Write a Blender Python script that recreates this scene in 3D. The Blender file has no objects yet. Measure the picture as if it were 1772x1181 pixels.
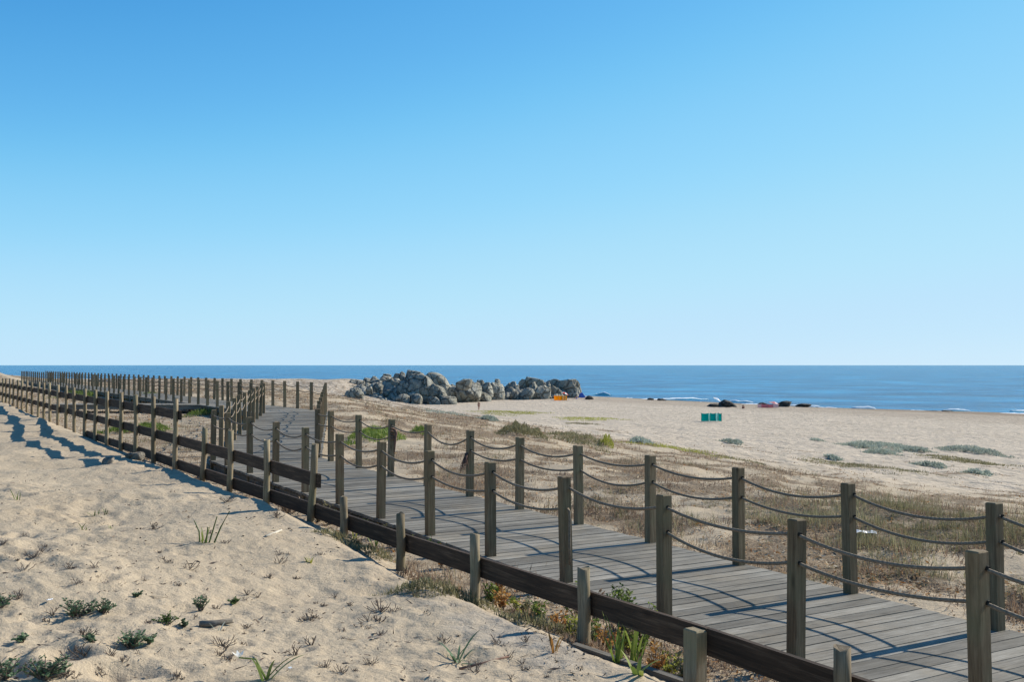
import bpy, bmesh, math, random
import numpy as np
from mathutils import Vector, Matrix

scene = bpy.context.scene
COL = scene.collection
rng = np.random.default_rng(7)
random.seed(7)

# ------------------------------------------------------------------ camera, sky, sun, exposure
FPX, CX, CY = 1800.0, 886.0, 590.5
CAMZ = 2.09
PITCH = math.atan2(632 - CY, FPX)
cam_data = bpy.data.cameras.new('camera')
cam = bpy.data.objects.new('camera', cam_data)
COL.objects.link(cam)
cam_data.sensor_width = 36.0
cam_data.lens = 36.0 * FPX / 1772.0
cam_data.clip_start = 0.1
cam_data.clip_end = 60000
cam.location = (0, 0, CAMZ)
cam.rotation_euler = (math.pi / 2 + PITCH, 0, 0)
scene.camera = cam

SUN_EL = math.radians(31.5)
SUN_AZ = math.radians(59.8)          # from +Y towards +X
world = bpy.data.worlds.new('World')
scene.world = world
world.use_nodes = True
wn = world.node_tree
bg = wn.nodes['Background']
sky = wn.nodes.new('ShaderNodeTexSky')
sky.sky_type = 'NISHITA'
sky.sun_disc = False
sky.sun_elevation = SUN_EL
sky.sun_rotation = SUN_AZ
sky.air_density = 0.6
sky.dust_density = 0.04
sky.ozone_density = 6.0
sky.altitude = 0
# one tone curve per channel for the whole sky (the soft shoulder of the camera)
dn = wn.nodes.new('ShaderNodeVectorMath'); dn.operation = 'SCALE'; dn.inputs['Scale'].default_value = .1
cu = wn.nodes.new('ShaderNodeRGBCurve')
up_ = wn.nodes.new('ShaderNodeVectorMath'); up_.operation = 'SCALE'; up_.inputs['Scale'].default_value = 7.32
for ch, pts in enumerate((((.05, .045), (.081, .115), (.136, .285), (.235, .45), (.52, .57), (1, .68)),
                          ((.09, .18), (.171, .435), (.274, .655), (.434, .765), (.672, .79), (1, .86)),
                          ((.2, .44), (.39, .84), (.56, .955), (.73, .965), (1, .985)))):
    cv = cu.mapping.curves[ch]
    for px_, py_ in pts[:-1]: cv.points.new(px_, py_)
    cv.points[len(cv.points) - 1].location = pts[-1]
cu.mapping.update()
wn.links.new(sky.outputs[0], dn.inputs[0]); wn.links.new(dn.outputs[0], cu.inputs['Color'])
wn.links.new(cu.outputs[0], up_.inputs[0]); wn.links.new(up_.outputs[0], bg.inputs[0])
bg.inputs[1].default_value = 0.10

sd = bpy.data.lights.new('sun', 'SUN')
sun = bpy.data.objects.new('sun', sd)
COL.objects.link(sun)
sd.energy = 5.0
sd.angle = math.radians(0.5)
sd.color = (1.0, 0.93, 0.80)
to_sun = Vector((math.sin(SUN_AZ) * math.cos(SUN_EL), math.cos(SUN_AZ) * math.cos(SUN_EL), math.sin(SUN_EL)))
sun.rotation_euler = (-to_sun).to_track_quat('-Z', 'Y').to_euler()
sun.location = (30, 20, 40)

scene.view_settings.view_transform = 'Standard'
scene.view_settings.look = 'None'
scene.view_settings.exposure = 0.45
scene.view_settings.gamma = 1.0
scene.view_settings.use_curve_mapping = False

# ------------------------------------------------------------------ numeric helpers
def hsh(ix, iy, s):
    n = (ix * 374761393 + iy * 668265263 + s * 974711) & 0xffffffff
    n = ((n ^ (n >> 13)) * 1274126177) & 0xffffffff
    n = ((n ^ (n >> 15)) * 974711339) & 0xffffffff
    return ((n ^ (n >> 16)) & 0xffffff) / float(0x1000000)

def pn(x, y, s=0):
    x = np.asarray(x, float); y = np.asarray(y, float)
    ix = np.floor(x).astype(np.int64); iy = np.floor(y).astype(np.int64)
    fx = x - ix; fy = y - iy
    ux = fx * fx * fx * (fx * (fx * 6 - 15) + 10); uy = fy * fy * fy * (fy * (fy * 6 - 15) + 10)
    def g(dx, dy):
        a = hsh(ix + dx, iy + dy, s) * 2 * np.pi
        return np.cos(a) * (fx - dx) + np.sin(a) * (fy - dy)
    a = g(0, 0) * (1 - ux) + g(1, 0) * ux
    b = g(0, 1) * (1 - ux) + g(1, 1) * ux
    return (a * (1 - uy) + b * uy) * 1.5

def fbm(x, y, s=0, o=4):
    r = 0; a = 1.0; k = 1.0
    for i in range(o):
        r = r + a * pn(x * k, y * k, s + i); a *= .5; k *= 2.03
    return r / 1.6

def sstep(a, b, x):
    t = np.clip((np.asarray(x, float) - a) / (b - a), 0, 1)
    return t * t * (3 - 2 * t)

def dents(x, y, cell, s, rmin, rmax, depth, keep=.8):
    gx = np.floor(x / cell).astype(np.int64); gy = np.floor(y / cell).astype(np.int64)
    out = np.zeros_like(x)
    for dx in (-1, 0, 1):
        for dy in (-1, 0, 1):
            a = gx + dx; b = gy + dy
            cx = (a + hsh(a, b, s)) * cell; cy = (b + hsh(a, b, s + 1)) * cell
            r = rmin + (rmax - rmin) * hsh(a, b, s + 2)
            dp = depth * (r / rmax) ** 1.3 * (.35 + .65 * hsh(a, b, s + 3)) * (hsh(a, b, s + 4) < keep)
            th = hsh(a, b, s + 5) * np.pi
            px = (x - cx) * np.cos(th) + (y - cy) * np.sin(th); py = -(x - cx) * np.sin(th) + (y - cy) * np.cos(th)
            d = np.sqrt((px / 1.5) ** 2 + py ** 2) / r
            out += dp * (-np.exp(-d ** 2 * 1.3) + .45 * np.exp(-((d - 1.5) / .45) ** 2))
    return out

# ------------------------------------------------------------------ layout: the walk runs along AV, the sea is along +NV
AV = np.array([-.5105, .8599]); NV = np.array([.8599, .5105])
O = np.array([1.613, 7.15])           # a point of the plank fence
def tv(x, y):
    return (x - O[0]) * AV[0] + (y - O[1]) * AV[1], (x - O[0]) * NV[0] + (y - O[1]) * NV[1]
def xy(t, v):
    return O[0] + t * AV[0] + v * NV[0], O[1] + t * AV[1] + v * NV[1]
def deck_z(t):
    return np.interp(t, [-20, 0, 15, 20.5, 25.5, 29, 70, 120], [0, 0, .18, .32, .42, .48, .50, .50])

A0 = np.array([2.0, 7.38]); B0 = np.array([3.8185, 8.248]); BAY = 1.455
A11 = np.array([-5.95, 20.75]); B11 = np.array([-4.0, 21.43])
CV = np.array([-.165, .9863]); CV = CV / np.linalg.norm(CV); CN = np.array([CV[1], -CV[0]])
CE = A11 + CV * 14.3; DE = B11 + CV * 14.65
def walk_v(t):                        # v of the middle of the walk
    return np.interp(t, [-30, 15.3, 29.3, 200], [1.45, 1.45, 6.65, 6.65])

SEA_Z = -7.2
VF = -.906                             # v of the plank fence
def height(x, y, micro=True):
    x = np.asarray(x, float); y = np.asarray(y, float)
    t, v = tv(x, y)
    dz = deck_z(t)
    # landward sand, held back by the plank fence
    fb = np.interp(t, [-30, 3.4, 4.8, 6, 20, 40, 80, 200], [.13, .13, .25, .29, .29, .40, .45, .3])
    w = VF - v
    rise = np.interp(t, [-5, 3, 8, 40], [.18, .18, .05, .0]) * sstep(.1, 3.6, w) + .25 * sstep(6, 20, w)
    rise = rise + np.interp(t, [-5, 4, 6, 11, 14, 18, 23, 28, 40, 80], [.15, .15, .16, .18, .10, .0, .0, .16, .2, .2]) * sstep(.04, .45, w)
    rise = rise + .10 * pn(x / 2.7, y / 2.7, 38) * sstep(.2, 1.5, w)
    left = fb + rise
    # under and beside the walk
    wv = walk_v(t)
    gl = np.interp(t, [-30, 10, 20, 40, 80, 200], [-.14, -.02, .05, .15, .2, .1])
    kl = sstep(VF + .02, VF + .5, v); gl = (fb - .03) * (1 - kl) + gl * kl
    gr = np.interp(t, [-30, 0, 15, 24, 35, 60, 100, 140, 200, 260, 330], [-.07, -.07, .09, .16, .22, .25, .1, -.35, -1.2, -3.5, -9.])
    k = sstep(-.75, 1.0, v - wv)
    near = gl * (1 - k) + gr * k
    # seaward fall
    v0 = np.interp(t, [-50, 20, 60, 140, 220], [2.8, 8., 17., 40., 44.])
    v1 = 82 + 4 * pn(t / 40, t * 0 + .3, 5)
    q = np.clip((v - v0) / (v1 - v0), 0, 1)
    fall = 1 - (1 - q) ** 1.65
    vs = v - np.interp(t, [60, 118, 156, 250], [10, 9, -3, 0]) * sstep(110, 160, v)
    beach = np.interp(vs, [60, 82, 100, 150, 166, 172, 178, 190, 230, 400], [-6.2, -6.3, -6.6, -6.85, -7.0, -7.18, -7.45, -8.2, -10, -16])
    beach = beach + .10 * pn(t / 18, v / 9, 9) * sstep(150, 120, v)
    land = near + (beach - near) * fall
    land = np.where(v > v1, beach, land)
    z = np.where(v < VF, left, land)
    z = z + 1.5 * np.exp(-((t - 160) / 40) ** 2 - ((v - 4) / 9) ** 2)
    z = z + .55 * np.exp(-((x - 19) / 11) ** 2 - ((y - 276) / 16) ** 2)
    kn = -1.6 - 9.5 * sstep(-44, -2, x + 4 * pn(x / 14, y / 14, 55)) + .3 * pn(x / 9, y / 9, 56)
    kw = sstep(208, 252, y) * sstep(330, 270, y) * (v > 0)
    z = z + kw * np.maximum(kn - z, 0)
    z = np.where((t > 230) & (v < 40), z - 9 * sstep(230, 420, t), z)
    und = sstep(3.2, 10, v) * sstep(95, 70, v)
    z = z + und * (.20 * pn(t / 9, v / 5, 21) + .10 * pn(t / 3.1, v / 2.3, 22))
    if micro:
        lf = sstep(.05, .5, VF - v)
        amp = .7 + .3 * sstep(1.0, 3.0, VF - v)
        m = lf * amp * (.07 * pn(x / 1.3, y / 1.3, 31) + .018 * pn(x / .45, y / .45, 32)
                  + (.45 + 1.0 * sstep(-.25, .35, pn(x / 1.9, y / 1.9, 37))) * dents(x, y, .36, 40, .045, .14, .055, .8) + dents(x + 9, y, .19, 50, .025, .06, .022, .65)
                  + .014 * pn(x / .13, y / .13, 33) + .006 * pn(x / .05, y / .05, 34))
        rf = sstep(wv + 1.15, wv + 1.8, v) * sstep(80, 60, v)
        m = m + rf * (.05 * pn(x / .8, y / .8, 35) + .03 * pn(x / .3, y / .3, 36))
        bf = sstep(45, 70, v) * sstep(158, 140, v)
        m = m + bf * dents(x, y, 1.3, 60, .25, .5, .11, .85)
        z = z + m
    return z

def hz(x, y, micro=True):
    return float(height(np.array([x]), np.array([y]), micro)[0])

def ray(px, py):
    d = Vector(((px - CX) / FPX, 1.0, -(py - CY) / FPX))
    d.rotate(Matrix.Rotation(PITCH, 3, 'X'))
    return d / d.y
def on_ground(px, py):
    """the spot of the terrain seen at a pixel of the photograph"""
    d = ray(px, py)
    s = np.geomspace(2.5, 420, 2600)
    zz = CAMZ + d.z * s
    h = np.maximum(height(d.x * s, s), SEA_Z)
    hit = zz < h
    if not hit[1:].any():             # looks over the crest: take the headland behind it
        return Vector((d.x * 250, 250, hz(d.x * 250, 250)))
    i = int(np.argmax(hit)); i = max(i, 1)
    a, b = zz[i - 1] - h[i - 1], zz[i] - h[i]
    q = s[i - 1] + (s[i] - s[i - 1]) * (a / (a - b + 1e-12))
    return Vector((d.x * q, q, hz(d.x * q, q)))
def at_depth(px, py, D):
    d = ray(px, py)
    return Vector((d.x * D, D, CAMZ + d.z * D))

# ------------------------------------------------------------------ materials
MATS = {}
def nodes_of(name):
    m = bpy.data.materials.new(name); m.use_nodes = True
    nt = m.node_tree; b = nt.nodes['Principled BSDF']
    MATS[name] = m
    return m, nt, b
def N(nt, typ, **kw):
    n = nt.nodes.new(typ)
    for k, v in kw.items(): setattr(n, k, v)
    return n
def ramp(nt, stops, fac=None):
    r = nt.nodes.new('ShaderNodeValToRGB')
    while len(r.color_ramp.elements) < len(stops): r.color_ramp.elements.new(.5)
    for e, (p, c) in zip(r.color_ramp.elements, stops):
        e.position = p; e.color = (*c, 1) if len(c) == 3 else c
    if fac is not None: nt.links.new(fac, r.inputs[0])
    return r
def noise(nt, vec, scale, detail=4, rough=.55, dist=0.):
    n = nt.nodes.new('ShaderNodeTexNoise')
    n.inputs['Scale'].default_value = scale; n.inputs['Detail'].default_value = detail
    n.inputs['Roughness'].default_value = rough; n.inputs['Distortion'].default_value = dist
    if vec is not None: nt.links.new(vec, n.inputs['Vector'])
    return n
def mix(nt, fac, a, b, mode='MIX'):
    m = nt.nodes.new('ShaderNodeMix'); m.data_type = 'RGBA'; m.blend_type = mode
    for i, s in ((0, fac), (6, a), (7, b)):
        if isinstance(s, (int, float)): m.inputs[i].default_value = s
        elif isinstance(s, tuple): m.inputs[i].default_value = (*s, 1) if len(s) == 3 else s
        else: nt.links.new(s, m.inputs[i])
    return m.outputs[2]
def math_n(nt, op, a, b=None):
    m = nt.nodes.new('ShaderNodeMath'); m.operation = op
    for i, s in enumerate((a, b)):
        if s is None: continue
        if isinstance(s, (int, float)): m.inputs[i].default_value = s
        else: nt.links.new(s, m.inputs[i])
    return m.outputs[0]
def bump(nt, b, h, strength, dist):
    n = nt.nodes.new('ShaderNodeBump'); n.inputs['Strength'].default_value = strength
    n.inputs['Distance'].default_value = dist
    nt.links.new(h, n.inputs['Height']); nt.links.new(n.outputs[0], b.inputs['Normal'])
    return n

def mat_ground():
    m, nt, b = nodes_of('dune_sand')
    tc = N(nt, 'ShaderNodeTexCoord'); P = tc.outputs['Object']
    sc = N(nt, 'ShaderNodeAttribute', attribute_name='scrub').outputs['Fac']
    we = N(nt, 'ShaderNodeAttribute', attribute_name='wet').outputs['Fac']
    gy = N(nt, 'ShaderNodeAttribute', attribute_name='grey_patch').outputs['Fac']
    bea = N(nt, 'ShaderNodeAttribute', attribute_name='beach').outputs['Fac']
    n1 = noise(nt, P, .9, 6); n2 = noise(nt, P, 9, 5); n3 = noise(nt, P, 160, 2)
    sand = ramp(nt, [(.25, (.335, .262, .18)), (.5, (.42, .338, .238)), (.8, (.475, .39, .28))], n1.outputs[0]).outputs[0]
    sand = mix(nt, .35, sand, ramp(nt, [(.3, (.33, .258, .178)), (.7, (.49, .40, .288))], n2.outputs[0]).outputs[0])
    sand = mix(nt, .3, sand, ramp(nt, [(.35, (.25, .195, .135)), (.6, (.53, .445, .33))], n3.outputs[0]).outputs[0])
    bn = noise(nt, P, .35, 7, .65)
    bsand = ramp(nt, [(.3, (.40, .335, .262)), (.7, (.55, .465, .368))], bn.outputs[0]).outputs[0]
    sand = mix(nt, bea, sand, bsand)
    l1 = noise(nt, P, 2.2, 8, .7); l2 = noise(nt, P, 28, 4, .7)
    lit = ramp(nt, [(.32, (.085, .058, .038)), (.5, (.18, .128, .083)), (.66, (.30, .232, .155))], l2.outputs[0]).outputs[0]
    f = math_n(nt, 'ADD', math_n(nt, 'MULTIPLY', sc, 1.25), math_n(nt, 'SUBTRACT', math_n(nt, 'MULTIPLY', l1.outputs[0], 2.4), 1.5))
    f = ramp(nt, [(.30, (0, 0, 0)), (.62, (1, 1, 1))], f).outputs[0]
    col = mix(nt, math_n(nt, 'MULTIPLY', f, .8), sand, lit)
    col = mix(nt, gy, col, ramp(nt, [(.3, (.24, .215, .185)), (.7, (.36, .33, .29))], n2.outputs[0]).outputs[0])
    col = mix(nt, we, col, (.20, .148, .105))
    nt.links.new(col, b.inputs['Base Color'])
    b.inputs['Roughness'].default_value = .95; b.inputs['Specular IOR Level'].default_value = .12
    vb = N(nt, 'ShaderNodeTexVoronoi'); vb.inputs['Scale'].default_value = 1.1; nt.links.new(P, vb.inputs['Vector'])
    nb = noise(nt, P, 1.6, 6, .65)
    bh = math_n(nt, 'ADD', math_n(nt, 'MULTIPLY', vb.outputs['Distance'], .18), math_n(nt, 'MULTIPLY', nb.outputs[0], .34))
    bh = math_n(nt, 'MULTIPLY', bh, bea)
    fine = noise(nt, P, 14, 6, .65)
    hh = math_n(nt, 'ADD', bh, math_n(nt, 'ADD', math_n(nt, 'MULTIPLY', fine.outputs[0], .028), math_n(nt, 'MULTIPLY', n3.outputs[0], .003)))
    hh = math_n(nt, 'ADD', hh, math_n(nt, 'MULTIPLY', math_n(nt, 'MULTIPLY', l2.outputs[0], sc), .03))
    bump(nt, b, hh, .9, 1.0)
    return m

def mat_wood(name, stops, scale=1.0, rough=.85, green=None, axis='X', random_amt=.35):
    m, nt, b = nodes_of(name)
    tc = N(nt, 'ShaderNodeTexCoord'); oi = N(nt, 'ShaderNodeObjectInfo')
    off = N(nt, 'ShaderNodeVectorMath', operation='SCALE'); off.inputs[0].default_value = (37, 61, 23)
    nt.links.new(oi.outputs['Random'], off.inputs['Scale'])
    add = N(nt, 'ShaderNodeVectorMath', operation='ADD')
    nt.links.new(tc.outputs['Object'], add.inputs[0]); nt.links.new(off.outputs[0], add.inputs[1])
    mp = N(nt, 'ShaderNodeMapping')
    s = {'X': (1.2, 22, 22), 'Z': (22, 22, 1.2)}[axis]
    mp.inputs['Scale'].default_value = tuple(q * scale for q in s)
    nt.links.new(add.outputs[0], mp.inputs['Vector'])
    g = noise(nt, mp.outputs[0], 1.6, 7, .65, .6); g2 = noise(nt, mp.outputs[0], 6, 5, .7)
    p = noise(nt, add.outputs[0], 2.6, 4, .6)
    c = ramp(nt, stops, g.outputs[0]).outputs[0]
    dk = ramp(nt, [(.3, (.55, .55, .55)), (.62, (1.08, 1.08, 1.08))], g2.outputs[0]).outputs[0]
    c = mix(nt, .7, c, dk, 'MULTIPLY')
    c = mix(nt, .6, c, ramp(nt, [(.3, (.68, .68, .68)), (.7, (1.2, 1.2, 1.2))], p.outputs[0]).outputs[0], 'MULTIPLY')
    if green: c = mix(nt, math_n(nt, 'MULTIPLY', ramp(nt, [(.45, (0, 0, 0)), (.7, (1, 1, 1))], noise(nt, add.outputs[0], 4, 4).outputs[0]).outputs[0], .6), c, green)
    # knots
    kv = N(nt, 'ShaderNodeTexVoronoi'); kv.inputs['Scale'].default_value = 1.0
    km = N(nt, 'ShaderNodeMapping'); km.inputs['Scale'].default_value = {'X': (2.2, 7, 7), 'Z': (7, 7, 2.2)}[axis]
    nt.links.new(add.outputs[0], km.inputs['Vector']); nt.links.new(km.outputs[0], kv.inputs['Vector'])
    kn = ramp(nt, [(.05, (.45, .42, .4)), (.17, (1, 1, 1))], kv.outputs['Distance']).outputs[0]
    c = mix(nt, .75, c, kn, 'MULTIPLY')
    rv = ramp(nt, [(0, (1 - random_amt,) * 3), (1, (1 + random_amt,) * 3)], oi.outputs['Random']).outputs[0]
    c = mix(nt, 1.0, c, rv, 'MULTIPLY')
    if name == 'deck_board':
        ge = N(nt, 'ShaderNodeNewGeometry')
        ns = noise(nt, ge.outputs['Position'], 1.1, 8, .72)
        c = mix(nt, math_n(nt, 'MULTIPLY', ramp(nt, [(.50, (0, 0, 0)), (.72, (1, 1, 1))], ns.outputs[0]).outputs[0], .55), c, (.33, .27, .19))
        nd = noise(nt, ge.outputs['Position'], .8, 6, .7, 1.0)
        c = mix(nt, .55, c, ramp(nt, [(.35, (.62, .58, .52)), (.6, (1.05, 1.05, 1.05))], nd.outputs[0]).outputs[0], 'MULTIPLY')
    nt.links.new(c, b.inputs['Base Color'])
    b.inputs['Roughness'].default_value = rough; b.inputs['Specular IOR Level'].default_value = .25
    bump(nt, b, g2.outputs[0], .5, .004)
    return m

def mat_tint(name, stops, rough=.8, trans=0., spec=.2):
    m, nt, b = nodes_of(name)
    a = N(nt, 'ShaderNodeAttribute', attribute_name='tint')
    r = ramp(nt, stops, a.outputs['Fac'])
    oi = N(nt, 'ShaderNodeObjectInfo')
    rv = ramp(nt, [(0, (.85,) * 3), (1, (1.15,) * 3)], oi.outputs['Random']).outputs[0]
    c = mix(nt, 1.0, r.outputs[0], rv, 'MULTIPLY')
    nt.links.new(c, b.inputs['Base Color'])
    b.inputs['Roughness'].default_value = rough; b.inputs['Specular IOR Level'].default_value = spec
    if trans:
        tr = N(nt, 'ShaderNodeBsdfTranslucent'); nt.links.new(c, tr.inputs[0])
        ms = N(nt, 'ShaderNodeMixShader'); ms.inputs[0].default_value = trans
        nt.links.new(b.outputs[0], ms.inputs[1]); nt.links.new(tr.outputs[0], ms.inputs[2])
        nt.links.new(ms.outputs[0], nt.nodes['Material Output'].inputs[0])
    return m

def mat_plain(name, c, rough=.7, var=.25, scale=8, spec=.3, trans=0.):
    m, nt, b = nodes_of(name)
    tc = N(nt, 'ShaderNodeTexCoord')
    n = noise(nt, tc.outputs['Object'], scale, 5, .6)
    r = ramp(nt, [(.3, tuple(q * (1 - var) for q in c)), (.7, tuple(min(1, q * (1 + var)) for q in c))], n.outputs[0])
    nt.links.new(r.outputs[0], b.inputs['Base Color'])
    b.inputs['Roughness'].default_value = rough; b.inputs['Specular IOR Level'].default_value = spec
    bump(nt, b, n.outputs[0], .3, .01)
    if trans:
        tr = N(nt, 'ShaderNodeBsdfTranslucent'); nt.links.new(r.outputs[0], tr.inputs[0])
        ms = N(nt, 'ShaderNodeMixShader'); ms.inputs[0].default_value = trans
        nt.links.new(b.outputs[0], ms.inputs[1]); nt.links.new(tr.outputs[0], ms.inputs[2])
        nt.links.new(ms.outputs[0], nt.nodes['Material Output'].inputs[0])
    return m

def mat_rock(name, lo, hi, warm):
    m, nt, b = nodes_of(name)
    tc = N(nt, 'ShaderNodeTexCoord'); oi = N(nt, 'ShaderNodeObjectInfo')
    P = tc.outputs['Object']
    n1 = noise(nt, P, .55, 8, .7); n2 = noise(nt, P, 3.2, 6, .7)
    c = ramp(nt, [(.3, lo), (.55, tuple((a + q) / 2 for a, q in zip(lo, hi))), (.75, hi)], n1.outputs[0]).outputs[0]
    c = mix(nt, math_n(nt, 'MULTIPLY', ramp(nt, [(.5, (0, 0, 0)), (.68, (1, 1, 1))], noise(nt, P, .8, 5).outputs[0]).outputs[0], .5), c, warm)
    c = mix(nt, .6, c, ramp(nt, [(.3, (.55,) * 3), (.65, (1.15,) * 3)], n2.outputs[0]).outputs[0], 'MULTIPLY')
    v = N(nt, 'ShaderNodeTexVoronoi', feature='DISTANCE_TO_EDGE'); v.inputs['Scale'].default_value = .38
    ds = N(nt, 'ShaderNodeVectorMath', operation='ADD'); nt.links.new(P, ds.inputs[0])
    nn = noise(nt, P, .6, 4); sc = N(nt, 'ShaderNodeVectorMath', operation='SCALE'); nt.links.new(nn.outputs['Color'], sc.inputs[0]); sc.inputs['Scale'].default_value = 1.6
    nt.links.new(sc.outputs[0], ds.inputs[1]); nt.links.new(ds.outputs[0], v.inputs['Vector'])
    crack = ramp(nt, [(.0, (0, 0, 0)), (.06, (1, 1, 1))], v.outputs['Distance']).outputs[0]
    v2 = N(nt, 'ShaderNodeTexVoronoi', feature='DISTANCE_TO_EDGE'); v2.inputs['Scale'].default_value = 1.1; nt.links.new(ds.outputs[0], v2.inputs['Vector'])
    crack2 = ramp(nt, [(.0, (0, 0, 0)), (.07, (1, 1, 1))], v2.outputs['Distance']).outputs[0]
    c = mix(nt, .7, c, ramp(nt, [(0, (.32, .31, .3)), (1, (1, 1, 1))], crack).outputs[0], 'MULTIPLY')
    c = mix(nt, .25, c, ramp(nt, [(0, (.4, .39, .38)), (1, (1, 1, 1))], crack2).outputs[0], 'MULTIPLY')
    rv = ramp(nt, [(0, (.75,) * 3), (1, (1.2,) * 3)], oi.outputs['Random']).outputs[0]
    c = mix(nt, 1.0, c, rv, 'MULTIPLY')
    nt.links.new(c, b.inputs['Base Color'])
    b.inputs['Roughness'].default_value = .9; b.inputs['Specular IOR Level'].default_value = .2
    h = math_n(nt, 'ADD', math_n(nt, 'ADD', math_n(nt, 'MULTIPLY', crack, .5), math_n(nt, 'MULTIPLY', crack2, .08)), math_n(nt, 'MULTIPLY', n2.outputs[0], .28))
    bump(nt, b, h, .9, 1.0)
    return m

def mat_sea():
    m, nt, b = nodes_of('sea_water')
    tc = N(nt, 'ShaderNodeTexCoord')
    mp = N(nt, 'ShaderNodeMapping'); mp.inputs['Rotation'].default_value = (0, 0, math.radians(28)); mp.inputs['Scale'].default_value = (.16, .42, 1)
    nt.links.new(tc.outputs['Object'], mp.inputs['Vector'])
    n1 = noise(nt, mp.outputs[0], 1.0, 7, .62, .4)
    mp2 = N(nt, 'ShaderNodeMapping'); mp2.inputs['Rotation'].default_value = (0, 0, math.radians(8)); mp2.inputs['Scale'].default_value = (.03, .034, 1)
    nt.links.new(tc.outputs['Object'], mp2.inputs['Vector'])
    n2 = noise(nt, mp2.outputs[0], 1.0, 6, .6, .3)
    c = ramp(nt, [(.38, (.001, .06, .16)), (.5, (.004, .12, .28)), (.62, (.014, .21, .41))], n2.outputs[0]).outputs[0]
    c = mix(nt, .8, c, ramp(nt, [(.36, (.55, .62, .68)), (.52, (1, 1, 1)), (.68, (1.7, 1.5, 1.35))], n1.outputs[0]).outputs[0], 'MULTIPLY')
    nt.links.new(c, b.inputs['Base Color'])
    b.inputs['Roughness'].default_value = .22; b.inputs['IOR'].default_value = 1.33
    b.inputs['Specular IOR Level'].default_value = .26
    h = math_n(nt, 'ADD', math_n(nt, 'MULTIPLY', n1.outputs[0], .9), math_n(nt, 'MULTIPLY', n2.outputs[0], 1.5))
    bump(nt, b, h, 1.0, 1.0)
    return m

mat_ground()
mat_wood('deck_board', [(.3, (.15, .135, .11)), (.5, (.225, .207, .175)), (.75, (.31, .29, .252))], 1.0, .8, None, 'X', .34)
mat_wood('post_timber', [(.3, (.13, .085, .048)), (.5, (.22, .158, .092)), (.75, (.34, .255, .16))], 1.0, .85, (.17, .155, .085), 'Z', .2)
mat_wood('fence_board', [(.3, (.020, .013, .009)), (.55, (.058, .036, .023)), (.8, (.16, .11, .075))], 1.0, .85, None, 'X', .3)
mat_wood('fence_post_timber', [(.3, (.14, .10, .06)), (.5, (.25, .19, .12)), (.75, (.40, .325, .22))], 1.2, .85, (.19, .175, .095), 'Z', .25)
mat_wood('old_board', [(.3, (.10, .085, .07)), (.55, (.2, .18, .15)), (.8, (.3, .27, .23))], 1.0, .9, None, 'X', .2)
mat_plain('rope', (.19, .15, .11), .85, .35, 60)
mat_plain('hole', (.02, .018, .015), .9, .2)
mat_tint('dry_scrub', [(0, (.13, .085, .06)), (.35, (.25, .17, .12)), (.7, (.38, .28, .19)), (1, (.50, .40, .27))], .85, .35)
mat_tint('litter', [(0, (.16, .08, .045)), (.4, (.40, .20, .07)), (.7, (.44, .33, .20)), (1, (.56, .48, .36))], .85, .2)
mat_tint('olive_scrub', [(0, (.13, .12, .06)), (.5, (.23, .21, .11)), (1, (.38, .35, .21))], .8, .35)
mat_tint('green_leaf', [(0, (.035, .065, .02)), (.5, (.08, .13, .035)), (1, (.17, .22, .06))], .6, .3, .35)
mat_tint('bright_leaf', [(0, (.07, .12, .02)), (.5, (.15, .21, .04)), (1, (.27, .31, .07))], .6, .35, .3)
mat_tint('yellow_green', [(0, (.20, .21, .04)), (.5, (.34, .35, .06)), (1, (.48, .47, .13))], .75, .4)
mat_tint('blue_green_leaf', [(0, (.05, .09, .05)), (.5, (.10, .165, .09)), (1, (.19, .27, .15))], .6, .35, .25)
mat_tint('silver_leaf', [(0, (.20, .24, .19)), (.5, (.38, .42, .35)), (1, (.56, .60, .52))], .8, .35)
mat_tint('twig', [(0, (.06, .045, .04)), (.5, (.13, .10, .08)), (1, (.25, .20, .155))], .9, 0.)
mat_tint('orange_leaf', [(0, (.25, .10, .03)), (.5, (.45, .22, .06)), (1, (.55, .38, .15))], .7, .3)
mat_plain('petal', (.82, .82, .78), .6, .05, 20, .3, .3)
mat_plain('plastic_white', (.78, .79, .8), .4, .06, 20)
mat_plain('driftwood', (.45, .41, .34), .85, .2, 12)
mat_rock('rock_grey', (.20, .198, .172), (.56, .54, .46), (.46, .405, .29))
mat_rock('rock_dark', (.06, .055, .05), (.19, .175, .155), (.15, .12, .09))
mat_rock('stone_pale', (.2, .18, .15), (.42, .385, .33), (.3, .26, .2))
mat_sea()
mat_plain('foam', (.80, .83, .85), .8, .08, .6)
mat_plain('swell_water', (.02, .13, .20), .25, .3, .4, .5)
mat_plain('teal_cloth', (.0, .42, .39), .7, .1, 4, .2, .5)
mat_plain('teal_pale_cloth', (.50, .82, .76), .7, .06, 4, .2, .5)
mat_plain('yellow_cloth', (.9, .46, .012), .7, .08, 4, .2, .6)
mat_plain('pale_yellow_cloth', (.86, .72, .35), .7, .05, 4, .2, .3)
mat_plain('red_cloth', (.72, .09, .06), .7, .1, 4, .2, .3)
mat_plain('white_cloth', (.78, .78, .78), .7, .05, 4, .2, .3)
mat_plain('blue_cloth', (.10, .20, .62), .7, .1, 4, .2, .3)
mat_plain('pale_blue_cloth', (.55, .68, .86), .7, .05, 4, .2, .3)
mat_plain('pink_cloth', (.66, .25, .27), .7, .12, 3, .2, .3)
mat_plain('pink_pale_cloth', (.76, .56, .56), .7, .06, 3, .2, .3)
mat_plain('pole_wood', (.45, .36, .24), .6, .15, 10)
mat_plain('skin', (.36, .19, .13), .6, .1, 10)
mat_plain('hair', (.035, .022, .016), .6, .2, 30)
mat_plain('dark_red_cloth', (.20, .035, .035), .8, .15, 8)
mat_plain('rag', (.17, .10, .075), .9, .4, 30)

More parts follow.
